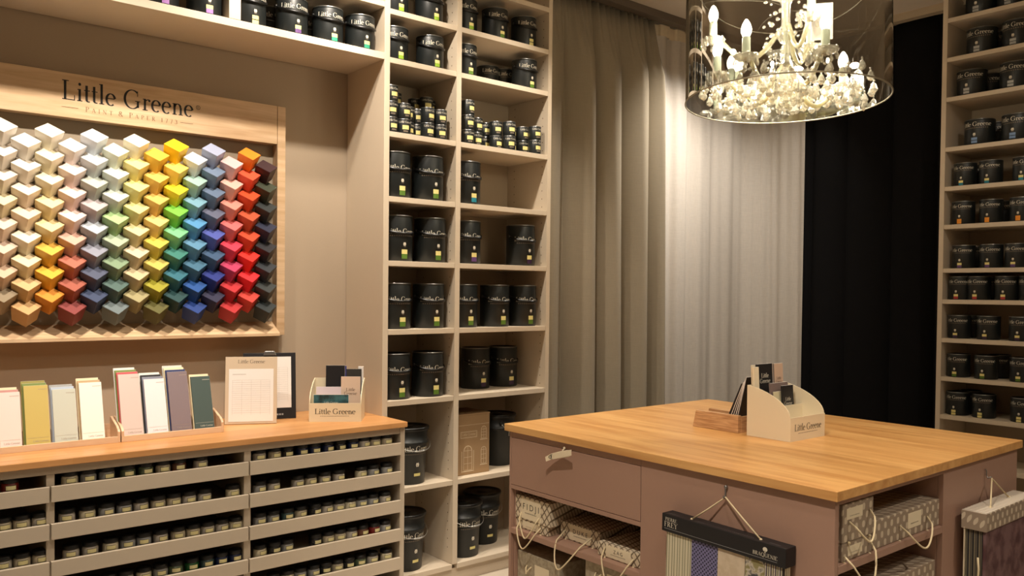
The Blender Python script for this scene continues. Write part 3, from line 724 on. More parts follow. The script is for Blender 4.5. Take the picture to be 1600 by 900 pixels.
def booklets():
    slots = [
      ([('blush pink',(236,214,206)),('dusty pink',(196,140,132)),('cream',(230,214,176))], .18),
      ([('olive yellow',(196,174,96)),('green',(120,136,70)),('olive',(150,140,70))], .20),
      ([('pale grey green',(196,198,184)),('pale blue',(176,188,204)),('grey',(160,160,160))], .18),
      ([('ivory white',(240,238,226)),('tan',(190,160,120)),('cream',(226,216,190))], .20),
      ([('powder pink',(214,194,186)),('rose red',(206,84,88)),('green',(60,110,60)),('white',(226,224,214))], .225),
      ([('lilac white',(236,226,228)),('slate',(126,130,146)),('black',(34,34,40)),('white',(226,224,220))], .20),
      ([('mauve grey',(128,112,116)),('navy',(38,52,100)),('cream',(226,214,190)),('pale grey',(206,206,196))], .225),
      ([('dark slate green',(66,82,78)),('cream',(226,200,150))], .20)]
    right = [.533,.626,.719,.812,.954,1.049,1.142,1.235]
    for i, (bk, hh) in enumerate(slots):
        x1 = right[i]-.004; w = .079; hh += .03
        for k, (nm, col) in enumerate(bk):
            th = .007; lean = math.radians(17); h = hh+.008*k
            lab = '%s colour card booklet, %s in the %s' % (nm, ['front one', 'second', 'third', 'fourth'][k], ['%s slot of the left tray' % ORD[i] if i < 4 else '%s slot of the right tray' % ORD[i-4]][0])
            t = thing('colour_card_booklet', (x1-w/2-.003*k, 3.49-.044+k*(th+.0022)/math.cos(lean), .9095+.002), lab, 'colour card', 'colour card booklets in the trays'); t.rotation_euler = (-lean, 0, 0)
            m = M(); mt = mat('card_'+nm.replace(' ', '_'), col, .55); m.box(-w/2, w/2, 0, th, 0, h, mt); m.box(-w/2+.0005, w/2+.0005, .001, th-.001, .001, h+.0006, PAPER); m.build('cover', t)
            if k == 0:
                def fn(u, v): return (u, -.0006, v)
                ink = INKW if i == 7 else mat('card_print', (170,150,132), .6)
                m = M(); p, ww = serif('Little Greene', .0068); put(m, [[(u+.008, v+.018) for u, v in q] for q in p], fn, ink)
                put(m, rect(-w/2+.003, w/2-.003, .0335, .0341), fn, ink)
                put(m, [r for q in range(6) for r in rect(.008+q*.005, .011+q*.005, h-.016, h-.0135)], fn, ink); m.build('lettering', t)
card_tray(.448, .8585, 'pale beech tray of colour cards at the left end of the worktop')
card_tray(.862, 1.262, 'pale beech tray of colour cards beside the upright price boards')
booklets()

def upright_board(loc, rz, w, h, face, label, black=False):
    t = thing('clipboard' if black else 'menu_stand', loc, label, 'clipboard' if black else 'sign holder', None, rz); lean = math.radians(7)
    def tl(u, v, d=0): return (u, v*math.sin(lean)+d*math.cos(lean), v*math.cos(lean)-d*math.sin(lean))
    m = M(); m.prism([(-w/2, .002), (w/2, .002), (w/2, h), (-w/2, h)], (0, .005), face, lambda u, v, q: tl(u, v, q)); m.build('board', t, .001)
    m = M(); m.prism([(-w/2*.5, .006), (w/2*.5, .006), (0, h*.8)], (0, .002), face, lambda u, v, q: (u, .065-v*.20+v*math.sin(lean)*1.0+.0+q, v*.95)); m.build('easel_back', t)
    pw = w*.86 if not black else w*.82
    m = M(); v0, v1 = (h*.04, h*.82) if not black else (h*.17, h*.94)
    m.prism([(-pw/2, v0), (pw/2, v0), (pw/2, v1), (-pw/2, v1)], (-.0012, -.0001), PAPER, lambda u, v, q: tl(u, v, q)); m.build('sheet', t)
    m = M(); g = mat('faint_print', (196,188,180), .7)
    fn = lambda u, v: tl(u, v, -.0016)
    for k in range(16): put(m, rect(-pw*.42, pw*.42, v1-.05-k*(v1-v0-.08)/16, v1-.0494-k*(v1-v0-.08)/16), fn, g)
    for k in range(5): put(m, rect(-pw*.42+k*pw*.21, -pw*.42+k*pw*.21+.0007, v0+.03, v1-.05), fn, g)
    put(m, rect(-pw*.42, -pw*.12, v1-.025, v1-.0225), fn, g); m.build('printed_lines', t)
    m = M()
    if not black:
        p, ww = serif('Little Greene', .0155); put(m, [[(u, v+h*.905) for u, v in q] for q in p], lambda u, v: tl(u, v, -.0004), mat('print_taupe', (110,98,84), .6)); m.build('lettering', t)
    else:
        put(m, [r for q in range(3) for r in rect(.03+q*.011, .038+q*.011, h*.06, h*.085)], lambda u, v: tl(u, v, -.0006), mat('silver_print', (150,150,150), .5)); m.build('lettering', t)
        m = M(); m.prism([(-.03, h-.012), (.03, h-.012), (.022, h+.008), (-.022, h+.008)], (-.006, .003), RIM, lambda u, v, q: tl(u, v, q)); m.build('clip', t, .002)
upright_board((1.432, 3.562, .9), math.radians(-26), .222, .30, mat('taupe_card', (204,184,158), .5), 'taupe upright board with white price sheet standing beside the card trays')
upright_board((1.555, 3.64, .9), math.radians(-18), .235, .308, BLACKC, 'black clipboard with white sheet behind the taupe board', True)

def dispenser(loc, rz, label, w, d, hf, hb, name='brochure_box', hole=True):
    """cream leaflet box; front at -Y, rounded rising sides"""
    t = thing(name, loc, label, 'brochure box', None, rz)
    n = 14; prof = [(-d/2, 0), (d/2, 0), (d/2, hb)]
    for k in range(n+1):
        q = math.sin(PI/2*k/n); c = math.cos(PI/2*k/n); c = .72*c+.28*(1-q); prof.append((d/2-.010-(d-.010)*q, hf+(hb-hf)*c))
    th = .004
    for sx in (-1, 1):
        m = M(); a, b = (-w/2, -w/2+th) if sx < 0 else (w/2-th, w/2); m.prism(prof, (a, b), CREAM, lambda u, v, q: (q, u, v)); m.build('side_panel', t)
    m = M(); m.box(-w/2, w/2, -d/2-th, -d/2, 0, hf, CREAM); m.build('front_panel', t)
    m = M(); m.box(-w/2+th, w/2-th, d/2-th, d/2, .004, hb, CREAM); m.build('back_panel', t)
    m = M(); m.box(-w/2+th, w/2-th, -d/2, d/2-th, 0, .004, CREAM); m.build('base', t)
    m = M(); m.box(-w/2+th, w/2-th, -.002, .001, .0045, hf+.03, CREAM); m.build('inner_divider', t)
    fn = lambda u, v: (u, -d/2-th-.0006, v)
    sz = w*.104; m = M(); p, ww = serif('Little Greene', sz); put(m, [[(u, v+hf*.42) for u, v in q] for q in p], fn, INKB)
    put(m, [r for q in range(18) for r in rect(-ww*.36+q*ww*.04, -ww*.36+q*ww*.04+ww*.022, hf*.3, hf*.325)], fn, INKG); m.build('lettering', t)
    return t
def leaflet(box_loc, rz, off, size, lean, mt, label, title=None, ink=INKW, name='leaflet', lines=1, tsize=None, base=.0055, ry=0, tv=.66):
    """leaflet standing in a box: off = (u,v) in the box's frame"""
    c, s = math.cos(rz), math.sin(rz); loc = (box_loc[0]+off[0]*c-off[1]*s, box_loc[1]+off[0]*s+off[1]*c, box_loc[2]+base)
    t = thing(name, loc, label, 'leaflet', None, 0); t.rotation_euler = (Matrix.Rotation(rz, 3, 'Z') @ Matrix.Rotation(-lean, 3, 'X') @ Matrix.Rotation(ry, 3, 'Y')).to_euler()
    w, h, th = size; m = M(); m.box(-w/2, w/2, 0, th, 0, h, mt); m.box(-w/2+.0004, w/2+.0004, .0006, th-.0006, .0005, h+.0004, PAPER); m.build('cover', t)
    if title:
        m = M(); fn = lambda u, v: (u, -.0005, v); ts = tsize or w*.13
        for i, wd in enumerate(title):
            p, ww = serif(wd, ts); put(m, [[(u, v+h*tv-i*ts*1.25) for u, v in q] for q in p], fn, ink)
        m.build('lettering', t)
    return t
LB = (1.813, 3.475, .9); LR = math.radians(-35)
dispenser(LB, LR, 'cream brochure box with black lettering near the right end of the worktop', .235, .16, .085, .185)
leaflet(LB, LR, (-.018, .045), (.088, .20, .006), .04, BLACKC, 'black leaflet standing at the back left of the worktop brochure box', None, base=.046)
leaflet(LB, LR, (.026, .050), (.015, .238, .004), .04, mat('blue_white_card', (50,50,110), .5), 'thin blue leaflet edge beside the black leaflet in the worktop box')
leaflet(LB, LR, (-.025, .02), (.155, .142, .005), .06, mat('lilac_card', (226,210,216), .5), 'pale lilac folder behind the teal leaflet in the worktop box', ['Little Greene'], mat('print_mauve', (120,100,110), .6), tsize=.011)
leaflet(LB, LR, (-.022, -.062), (.158, .115, .006), .05, blotch('teal_leaf_print', (28,48,50), (60,104,110), 26, .5), 'dark teal patterned leaflet in front in the worktop brochure box', ['Little Greene'], INKW, tsize=.0085)
leaflet(LB, LR, (.062, -.030), (.088, .195, .005), .06, mat('blush_card', (216,190,168), .5), 'blush leaflet with small brown title at the right of the worktop box', ['Little', 'Greene'], mat('print_brown2', (90,66,52), .6), tsize=.014)
leaflet(LB, LR, (.070, .035), (.070, .225, .004), .04, mat('charcoal_card', (52,50,46), .5), 'charcoal leaflet behind the blush one in the worktop box')
leaflet(LB, LR, (.100, .050), (.024, .235, .014), .02, PAPER, 'thick white booklet in the back right corner of the worktop box')

# ------------------------------------------------------------------ island
IX0, IX1, IY0, IY1 = 2.366, 3.866, 1.300, 2.920
def island():
    m = M(); m.box(IX0, IX1, IY0, IY1, .868, .900, ISLTOP); o = m.build('island_worktop', None, .002); tag(o, 'large honey oak table top of the island in front', 'table top')
    t = thing('island_cabinet', (3.1, 2.1, 0), 'mauve brown island cabinet with drawer and open shelves under the oak top', 'cabinet')
    def B(n, a, mt=MAUVE, bev=.001, par=None):
        m = M(); m.box(a[0]-3.1, a[1]-3.1, a[2]-2.1, a[3]-2.1, a[4], a[5], mt); return m.build(n, par or t, bev)
    x0, x1, y0, y1 = 2.384, 3.852, 1.316, 2.902
    # left long side (faces -X)
    B('front_stile', (x0, x0+.02, 2.889, y1, 0, .867)); B('front_rail', (x0, x0+.02, 2.1075, 2.8885, .8405, .867)); B('front_rail', (x0, x0+.02, 2.1075, 2.8885, .606, .624))
    B('front_panel', (x0, x0+.02, y0, 2.107, 0, .867))
    d = B('drawer', (x0-.0005, x0+.019, 2.110, 2.8865, .6265, .8385))
    B('shelf', (x0, x0+.46, 2.1075, 2.8885, .402, .427)); B('bottom_shelf', (x0, x0+.46, 2.1075, 2.8885, .07, .095)); B('niche_back', (x0+.461, x0+.47, 2.1075, 2.8885, 0, .867))
    B('niche_side', (x0+.021, x0+.46, 2.1, 2.107, .07, .624)); B('niche_side', (x0+.021, x0+.46, 2.889, 2.899, .07, .624)); B('niche_ceiling', (x0+.021, x0+.46, 2.1075, 2.8885, .608, .624))
    # right short side (faces -Y)
    B('end_stile', (x0+.021, 2.408, y0, y0+.02, 0, .867)); B('end_panel', (3.146, x1, y0, y0+.02, 0, .867)); B('end_rail', (2.4085, 3.1455, y0, y0+.02, .85, .867))
    B('end_shelf', (2.4085, 3.1455, y0, y0+.46, .632, .657)); B('end_shelf', (2.4085, 3.1455, y0, y0+.46, .30, .325)); B('niche_back', (2.4085, 3.1455, y0+.461, y0+.47, 0, .867))
    B('niche_side', (3.146, 3.156, y0+.021, y0+.46, .05, .85)); B('niche_side', (2.405, 2.408, y0+.021, y0+.46, .05, .85))
    B('side_panel', (x1-.02, x1, y0+.021, y1, 0, .867)); B('side_panel', (x0+.021, x1-.021, y1-.02, y1, 0, .867))
    # key with paper tag in the drawer lock
    k = thing('paper_tag', (2.381, 2.53, .825), 'cream paper tag with black stamp hanging from the drawer lock', 'tag')
    m = M(); m.tube([(0, .0, .018), (-.012, .0, .014), (-.016, .0, .006)], .003, CREAM, 8); m.ball((-.004, 0, .02), .006, CREAM); m.build('string', k)
    m = M(); fn = lambda u, v, q: (-.018-.10*0+q-.02*abs(u)/.08, u, -.008+v+u*-.22)
    m.prism([(-.075, .02), (-.078, -.004), (-.05, -.010), (.05, -.014), (.078, -.02), (.082, .0), (.05, .012), (0, .018)], (0, .0015), CREAM, fn); m.build('card', k)
    m = M(); a = arc(.042, -.002, .022, .011, 0, 360, 20)
    for i in range(20): put(m, [[a[i], a[i+1], (.042+(a[i+1][0]-.042)*.85, -.002+(a[i+1][1]+.002)*.85), (.042+(a[i][0]-.042)*.85, -.002+(a[i][1]+.002)*.85)]], lambda u, v: (-.0195-.02*abs(u)/.08, u, -.008+v+u*-.22), INKB)
    put(m, rect(.03, .036, -.008, .004)+rect(.04, .045, -.008, .004)+rect(.049, .054, -.008, .004), lambda u, v: (-.0195-.02*abs(u)/.08, u, -.008+v+u*-.22), INKB); m.build('stamp', k)
island()

# sample book boxes on the island shelves
LAT = lattice('cane_lattice_print', (212,198,172), (112,96,76), 96, .30)
LATD = lattice('cane_lattice_dark', (150,138,118), (78,66,52), 120, .30)
OV = ovals('oval_dot_print', (146,129,110), (196,181,157), 140, 110)
CANV = blotch('canvas_book_cloth', (150,138,116), (172,160,136), 60)
def fabric_box(name, loc, dims, axis, label, body, face_txt=None, plate=None, sub=True, cord=None, group='pattern sample boxes on the island shelves'):
    """dims=(width, depth, height); axis 'x': faces -X, 'y': faces -Y; loc = centre of front bottom edge"""
    rz = -PI/2 if axis == 'x' else 0
    t = thing(name, loc, label, 'sample box', group, rz); w, d, h = dims
    m = M(); m.box(-w/2, w/2, 0, d, 0, h, body); m.build('box', t, .003)
    fn = lambda u, v: (u, -.0012, v)
    if plate:
        u0, u1, v0, v1 = plate; m = M(); m.box(u0, u1, -.0008, 0, v0, v1, CREAM); m.build('title_plate', t)
        if face_txt: sans(face_txt, (v1-v0)*.42, lambda u, v: (u+(u0+u1)/2, -.0014, v+v0+(v1-v0)*.46), mat('print_dark_grey', (80,74,68), .6), 'lettering', t, 1.5)
        if sub:
            m = M(); put(m, [r for q in range(12) for r in rect((u0+u1)/2-(u1-u0)*.3+q*(u1-u0)*.05, (u0+u1)/2-(u1-u0)*.3+q*(u1-u0)*.05+(u1-u0)*.03, v0+(v1-v0)*.27, v0+(v1-v0)*.32)], lambda u, v: (u, -.0013, v), INKG); m.build('small_print', t)
    if cord:
        a, b, drop, out = cord; m = M(); pts = []
        for k in range(21):
            q = k/20; s = math.sin(PI*q)
            pts.append((a[0]+(b[0]-a[0])*q+.006*math.sin(2*PI*q), -.002-out*s**.35, a[1]+(b[1]-a[1])*q-drop*s**.75))
        m.tube(pts, .0032, CORD, 8)
        for p in (pts[0], pts[-1]): m.ball((p[0], -.003, p[1]), .005, CORD)
        m.build('cord_handle', t)
    return t
XF = 2.400
fabric_box('sample_box', (XF+.012, 2.782, .428), (.225, .30, .044), 'x', 'pale patterned box with cord, lower of two stacked at the shelf left end', LAT, None, (-.055, .065, .006, .038), cord=((-.075, .030), (.07, .030), .10, .045))
fabric_box('sample_box', (XF+.008, 2.768, .4725), (.240, .30, .106), 'x', 'lattice box titled FIDJI, stacked on top at the shelf left end', LAT, 'FIDJI', (-.075, .058, .006, .098), cord=((-.075, .03), (.05, .03), .10, .03))
fabric_box('sample_box', (2.462, 2.518, .428), (.243, .30, .074), 'x', 'lattice box titled DUKE in the middle of the island shelf', LAT, 'DUKE', (-.062, .068, .005, .069), cord=((-.085, .040), (.08, .045), .130, .122))
fabric_box('sample_box', (2.418, 2.250, .428), (.235, .28, .056), 'x', 'low lattice box titled ZAG at the right end of the island shelf', LAT, 'ZAG', (-.07, .065, .004, .052), cord=((-.075, .04), (.08, .03), .12, .055))
fabric_box('canvas_sample_book', (2.42, 2.74, .0955), (.28, .36, .225), 'x', 'grey beige canvas covered sample book with white plate, lower left niche', CANV, None, (-.02, .075, .12, .185), cord=((-.07, .17), (-.04, .17), .03, .02), group='canvas books in the lower niche')
fabric_box('canvas_sample_book', (2.41, 2.275, .0955), (.31, .36, .31), 'x', 'tall grey beige canvas sample book below the low lattice box', CANV, None, (-.03, .07, .20, .27), cord=((-.09, .26), (-.06, .26), .03, .02), group='canvas books in the lower niche')
# island end, faces -Y
fabric_box('sample_box', (2.545, 1.327, .6575), (.19, .34, .060), 'y', 'small lattice box at the bottom of the stack by the island corner', OV, None, (-.06, .03, .014, .046), cord=((-.085, .02), (.075, .045), .115, .05))
fabric_box('sample_box', (2.545, 1.325, .7180), (.195, .34, .124), 'y', 'tall oval patterned box with white plate, on top by the island corner', OV, None, (-.075, .025, .072, .108), cord=((-.062, .066), (.07, .085), .075, .04))
fabric_box('sample_box', (2.905, 1.330, .6575), (.505, .34, .098), 'y', 'wide oval patterned box with cream plate on the island end shelf', OV, None, (-.005, .095, .028, .082), cord=((-.07, .052), (.14, .05), .085, .045))
fabric_box('sample_box', (2.86, 1.335, .3255), (.55, .34, .205), 'y', 'large patterned sample box on the lower shelf of the island end', OV, None, (-.04, .10, .05, .14))

def hanger(name, loc, rz, w, d, h, mt, label, tilt=0):
    t = thing(name, loc, label, 'fabric sample hanger'); t.rotation_euler = (0, tilt, rz)
    m = M(); m.box(-w/2, w/2, 0, d, 0, h, mt); m.build('header', t, .002); return t
def hangers():
    # black one on the long side; local x runs along -Y (left to right in the picture), local -y faces the room
    W = .505; t = hanger('fabric_sample_hanger', (2.322, 1.698, .637), -PI/2, W, .058, .064, BLACKC, 'black headed fabric sample hanger on the long side of the island')
    t.rotation_euler = (Matrix.Rotation(-PI/2, 3, 'Z') @ Matrix.Rotation(math.radians(1.0), 3, 'Y')).to_euler()
    fn = lambda u, v: (u, -.0007, v)
    m = M(); p, w = serif('PIERRE', .0115, .05); put(m, [[(u-W/2+.042, v+.041) for u, v in q] for q in p], fn, INKW)
    p, w = serif('FREY', .0185, .05); put(m, [[(u-W/2+.042, v+.019) for u, v in q] for q in p], fn, INKW)
    put(m, rect(-W/2+.012, W/2-.03, .0115, .0128), fn, mat('silver_print', (150,150,150), .5))
    p, w = serif('BRAQUENIE', .0125, .02); put(m, [[(u+W/2-.075, v+.0185) for u, v in q] for q in p], fn, INKW)
    put(m, [[(W/2-.075+.009*math.cos(k*PI/4), .0435+.008*math.sin(k*PI/4)) for k in range(8)]]+rect(W/2-.077, W/2-.073, .032, .04), fn, INKW)
    put(m, [r for q in range(30) for r in rect(-W/2+.14+q*.008, -W/2+.144+q*.008, .008, .012)]+[r for q in range(8) for r in rect(-W/2+.02+q*.006, -W/2+.025+q*.006, .005, .009)]+[r for q in range(7) for r in rect(W/2-.07+q*.006, W/2-.065+q*.006, .01, .014)], lambda u, v: (u, .012+v*.3, .0646), mat('silver_print'))
    m.build('lettering', t)
    m = M(); hook = (-.002, .062, .162); a = (-W/2+.118, .02, .064); b = (W/2-.105, .02, .064); hk = (-.018, .052, .163)
    m.tube([a, ((a[0]+hk[0])/2, (a[1]+hk[1])/2, (a[2]+hk[2])/2-.0015), hk, ((b[0]+hk[0])/2, (b[1]+hk[1])/2, (b[2]+hk[2])/2-.0015), b], .0028, CORD, 8)
    for q in (a, b): m.ball(q, .005, CORD)
    m.build('hanging_cord', t)
    sw = [('swatch_stack', -W/2+.018, .112, stripes('ticking_stripe', [(206,198,170),(150,146,120),(214,206,180),(150,146,120),(206,198,170)], 42, 0)),
          ('swatch_stack', -W/2+.131, .110, checks('violet_check', (116,112,150), (40,38,62))),
          ('swatch_stack', -W/2+.242, .108, blotch('plain_linen', (196,178,152), (206,190,166), 40)),
          ('swatch_stack', -W/2+.352, .072, blotch('floral_print', (70,70,74), (196,186,166), 38, .8, (140,132,90))),
          ('swatch_stack', -W/2+.426, .066, stripes('edge_layers', [(196,186,160),(60,56,52),(206,196,170),(120,110,120),(80,74,60)], 60, 0))]
    for n, u, w2, mt in sw:
        m = M()
        for k in range(4):
            sgn = k*.0035
            m.box(u+sgn*.3, u+w2+sgn*.3, .007+k*.010, .0155+k*.010, -.42-.006*k, -.0005, mt)
        m.build(n, t, .001)
    hk2 = thing('wall_hook', (2.383, 1.716, .80), 'small steel hook holding the black headed fabric hanger', 'hook')
    m = M(); m.tube([(0, 0, .035), (-.006, 0, .03), (-.006, 0, .01), (-.012, 0, -.004), (-.018, 0, .004)], .0028, RIM, 8); m.ball((-.004, 0, .035), .007, RIM); m.build('hook_body', hk2)
    # pale one on the short side
    W = .50; t = hanger('fabric_sample_hanger', (3.253+W/2, 1.207, .638), 0, W, .088, .068, OV, 'pale oval patterned fabric sample hanger on the short end of the island')
    m = M(); a = (-W/2+.115, .03, .068); b = (W/2-.15, .05, .068); hk = (.012, .082, .150)
    m.tube([a, hk, b], .003, CORD, 8); m.ball(a, .006, CORD); m.ball(b, .006, CORD); m.build('hanging_cord', t)
    m = M(); mtp = stripes('stacked_paper_edges', [(206,196,180),(150,138,122),(196,184,168)], 40, 0)
    m.box(-W/2+.002, W/2-.002, .002, .086, .0682, .0690, mtp); m.build('header_top', t)
    VEL = blotch('plum_velvet', (78,48,50), (112,84,84), 16, .6); SIDE = stripes('layered_edges', [(40,36,34),(96,88,70),(60,54,50),(130,118,90),(30,28,30)], 60, 1)
    m = M(); m.box(-W/2+.012, W/2-.004, .006, .016, -.48, -.0005, VEL); m.build('swatch_stack', t, .002)
    m = M(); m.box(-W/2+.014, W/2-.006, .0165, .074, -.47, -.0005, SIDE); m.build('swatch_stack', t)
    m = M(); m.box(-W/2+.004, W/2-.004, .0765, .0795, -.47, .03-.031, CREAM); m.build('backing_card', t)
    m = M(); m.tube([(-W/2+.008, .03, -.10), (-W/2+.003, .025, -.14), (-W/2+.006, .03, -.25)], .004, CORD, 8); m.build('cord_end', t)
    hk2 = thing('wall_hook', (3.515, 1.3145, .79), 'small steel hook holding the pale patterned fabric hanger', 'hook')
    m = M(); m.tube([(0, 0, .03), (0, -.006, .026), (0, -.006, .008), (0, -.012, -.004), (0, -.026, .004)], .0024, RIM, 8); m.build('hook_body', hk2)
hangers()

# on the island top
def island_top_things():
    t = thing('card_holder', (3.026, 2.235, .9), 'grainy ash wood block holder with slanted black cards on the island', 'card holder')
    m = M(); m.prism([(.125, 0), (-.118, 0), (-.118, .076), (.108, .076)], (-.012, .012), ASH, lambda u, v, q: (q, u, v)); m.build('front_board', t, .002)
    m = M(); m.prism([(.125, 0), (-.118, 0), (-.118, .076), (.108, .076)], (.083, .10), ASH, lambda u, v, q: (q, u, v)); m.build('back_board', t, .002)
    m = M(); m.box(.0125, .0825, -.118, -.106, .0, .07, ASH); m.build('end_board', t, .001); m = M(); m.box(.0125, .0825, -.1055, .10, .0, .008, ASH); m.build('base', t)
    # cards lean towards the cream box
    cw = [('black', .013), ('white', .0025), ('black', .010), ('white', .0025), ('black', .009), ('white', .003), ('black', .008), ('white', .0025), ('black', .007)]
    y = -.022; nb = {'black': 0, 'white': 0}
    for k, (cn, th) in enumerate(cw):
        lean = math.radians(24-k*1.5); w = .066+.004*(cn == 'white'); h = .222+.002*k+.004*(cn == 'white'); nb[cn] += 1
        c = thing('colour_card', (3.026+.0475, 2.235+y, .9115), '%s colour card, %s %s one from the left in the ash holder' % (cn, ORD[nb[cn]-1], cn), 'colour card', 'slanted cards in the ash holder')
        c.rotation_euler = (lean, 0, 0)
        m = M(); m.box(-w/2, w/2, -th, 0, 0, h, BLACKC if cn == 'black' else PAPER); m.build('cover', c, .0004)
        y -= (th+.0012)/math.cos(lean)
    IB = (3.142, 1.968, .9); W, D = .245, .235
    # box: front faces -Y-ish in world; picture shows left side (-X) and front (-Y)
    dispenser(IB, 0, 'cream brochure box with curved sides on the island top', .262, .205, .098, .215, 'brochure_box')
    L = lambda off, size, lean, mt, lab, title=None, ink=INKW, ts=None, tv=.66: leaflet(IB, 0, off, size, lean, mt, lab, title, ink, tsize=ts, tv=tv)
    L((-.014, .080), (.112, .295, .008), .06, BLACKC, 'large black leaflet with pale title at the back of the island box', ['Little', 'Greene'], INKW, .0185, .80)
    L((-.010, .0905), (.17, .292, .004), .06, CREAM, 'cream sheet behind the large black leaflet in the island box')
    L((.092, .080), (.066, .292, .008), .06, mat('blush_taupe_card', (196,168,146), .5), 'taupe leaflet at the back right of the island box', ['Little', 'Greene'], mat('print_brown2', (90,66,52), .6), .012, .76)
    L((.0495, .082), (.010, .294, .004), .06, mat('grey_card', (150,140,132), .5), 'thin grey strip leaflet between the black and taupe leaflets')
    L((.0565, .082), (.004, .294, .004), .06, BLACKC, 'thin black strip leaflet between the black and taupe leaflets')
    L((.028, .035), (.135, .215, .006), .08, mat('mauve_taupe_card', (122,104,98), .5), 'mauve taupe leaflet in the middle of the island box')
    L((.004, .020), (.085, .180, .004), .08, mat('ivory_stripe_card', (206,196,160), .5), 'ivory leaflet behind the small black one in the island box')
    L((.046, .006), (.086, .205, .006), .08, BLACKC, 'small black leaflet with pale title in front in the island box', ['Little', 'Greene'], INKW, .0145, .68)
    L((-.090, .070), (.034, .285, .010), .06, CREAM, 'thick cream booklet at the back left of the island box')
island_top_things()

# ------------------------------------------------------------------ curtains
def sheet(path, z0, z1, fold, nz=26, ds=.006):
    """path: list of (x,y); fold(s,zz)->(normal offset towards the room, tangential shift)"""
    P = [Vector(p) for p in path]; L = [0]
    for a, b in zip(P, P[1:]): L.append(L[-1]+(b-a).length)
    n = int(L[-1]/ds); vs = []; k = 0
    base = []
    for i in range(n+1):
        s = L[-1]*i/n
        while k < len(P)-2 and L[k+1] < s: k += 1
        f = (s-L[k])/(L[k+1]-L[k]); p = P[k].lerp(P[k+1], f); t = (P[k+1]-P[k]).normalized(); base.append((s, p, t, Vector((t.y, -t.x))))
    for j in range(nz+1):
        zz = j/nz; z = z0+(z1-z0)*zz
        for s, p, t, nn in base:
            o, sh = fold(s, zz); q = p+nn*o+t*sh; vs.append((q.x, q.y, z))
    fs = [(j*(n+1)+i, j*(n+1)+i+1, (j+1)*(n+1)+i+1, (j+1)*(n+1)+i) for j in range(nz) for i in range(n)]
    return vs, fs
def noise1(x, seed=0):
    i = math.floor(x); f = x-i; f = f*f*(3-2*f)
    h = lambda k: (math.sin(k*127.1+seed*311.7)*43758.5453) % 1
    return h(i)*(1-f)+h(i+1)*f
def curtains():
    def grey(s, zz):
        ph = s/.215*2*PI+1.2*math.sin(s*5.1+.5)+.5*math.sin(s*9+zz*1.2)+(noise1(s*4, 3)-.5)*1.0
        amp = (.150-.02*zz**2)*(.75+.5*noise1(s*4.3, 1))
        w = abs(math.cos(ph/2))**.5
        if zz > .88:
            q = (zz-.88)/.12; ph2 = s/.052*2*PI; w = w*(1-.75*q)+q*.28*(.5+.5*math.cos(ph2)); amp *= (1-.35*q)
        return amp*w-.02+.008*noise1(s*22+zz*2, 5), -.012*math.sin(ph)*(1-.5*zz)+.035*(1-zz)*(s/1.1)
    vs, fs = sheet([(3.11, 3.69), (4.215, 3.69)], .02, 3.315, grey); m = M(); m.add(vs, fs, fabric('grey_linen', (146,136,118), .0, streak=.05), True)
    o = m.build('grey_curtain'); tag(o, 'heavy taupe grey linen curtain hanging beside the tall bookcase', 'curtain'); sol = o.modifiers.new('s', 'SOLIDIFY'); sol.thickness = .003
    def sheerf(s, zz):
        k = .010+.020*max(0, 1-s/1.2)+.012*noise1(s*3, 8)
        ph = s/.26*2*PI+4.2*noise1(s*3.3, 2)+.8*math.sin(s*4)+.5*(1-zz)*math.sin(s*2.5)
        return k*(.5+.5*math.cos(ph))*(1.15-.3*zz)+.004*math.cos(ph*2.7+zz)+.004*noise1(s*35+zz*3, 6), .008*math.sin(ph)
    path = [(4.15, 3.752), (4.32, 3.70), (5.15, 3.70)]+[(5.15+.31*math.sin(a), 3.39+.31*math.cos(a)) for a in [PI/2*k/10 for k in range(1, 11)]]+[(5.46, 3.285)]
    def bottom_hem(v):  # free edge leans slightly with height
        return v
    SHEER = fabric('sheer_offwhite_linen', (212,204,193), .28, streak=.06)
    t = thing('sheer_curtain', (4.8, 3.7, 0), 'sheer off-white curtain hanging between the grey and the black curtains', 'curtain')
    vs, fs = sheet(path, .02, 3.235, sheerf); m = M(); m.add([(x-4.8, y-3.7, z) for x, y, z in vs], fs, SHEER, True); m.build('fabric', t)
    def head(s, zz): return .022*(1 if (s % .16) < .09 else 0)*.9+.004, 0
    vs, fs = sheet(path, 3.232, 3.312, head, 2); m = M(); m.add([(x-4.8, y-3.7, z) for x, y, z in vs], fs, fabric('heading_tape', (214,198,170), 0), False); m.build('heading', t)
    def blackf(s, zz):
        ph = s/.26*2*PI+1.4*math.sin(s*3.7)+(noise1(s*4, 12)-.5); return .06*abs(math.cos(ph/2))**.7*(1-.3*zz)-.02, .01*math.sin(ph)
    vs, fs = sheet([(5.50, 3.60), (5.50, 2.262)], .02, 3.318, blackf); m = M(); m.add(vs, fs, fabric('black_velvet', (11,10,11), 0, streak=.05), True)
    o = m.build('black_curtain'); tag(o, 'floor length black curtain between the sheer curtain and right-hand shelves', 'curtain'); sol = o.modifiers.new('s', 'SOLIDIFY'); sol.thickness = .003
curtains()

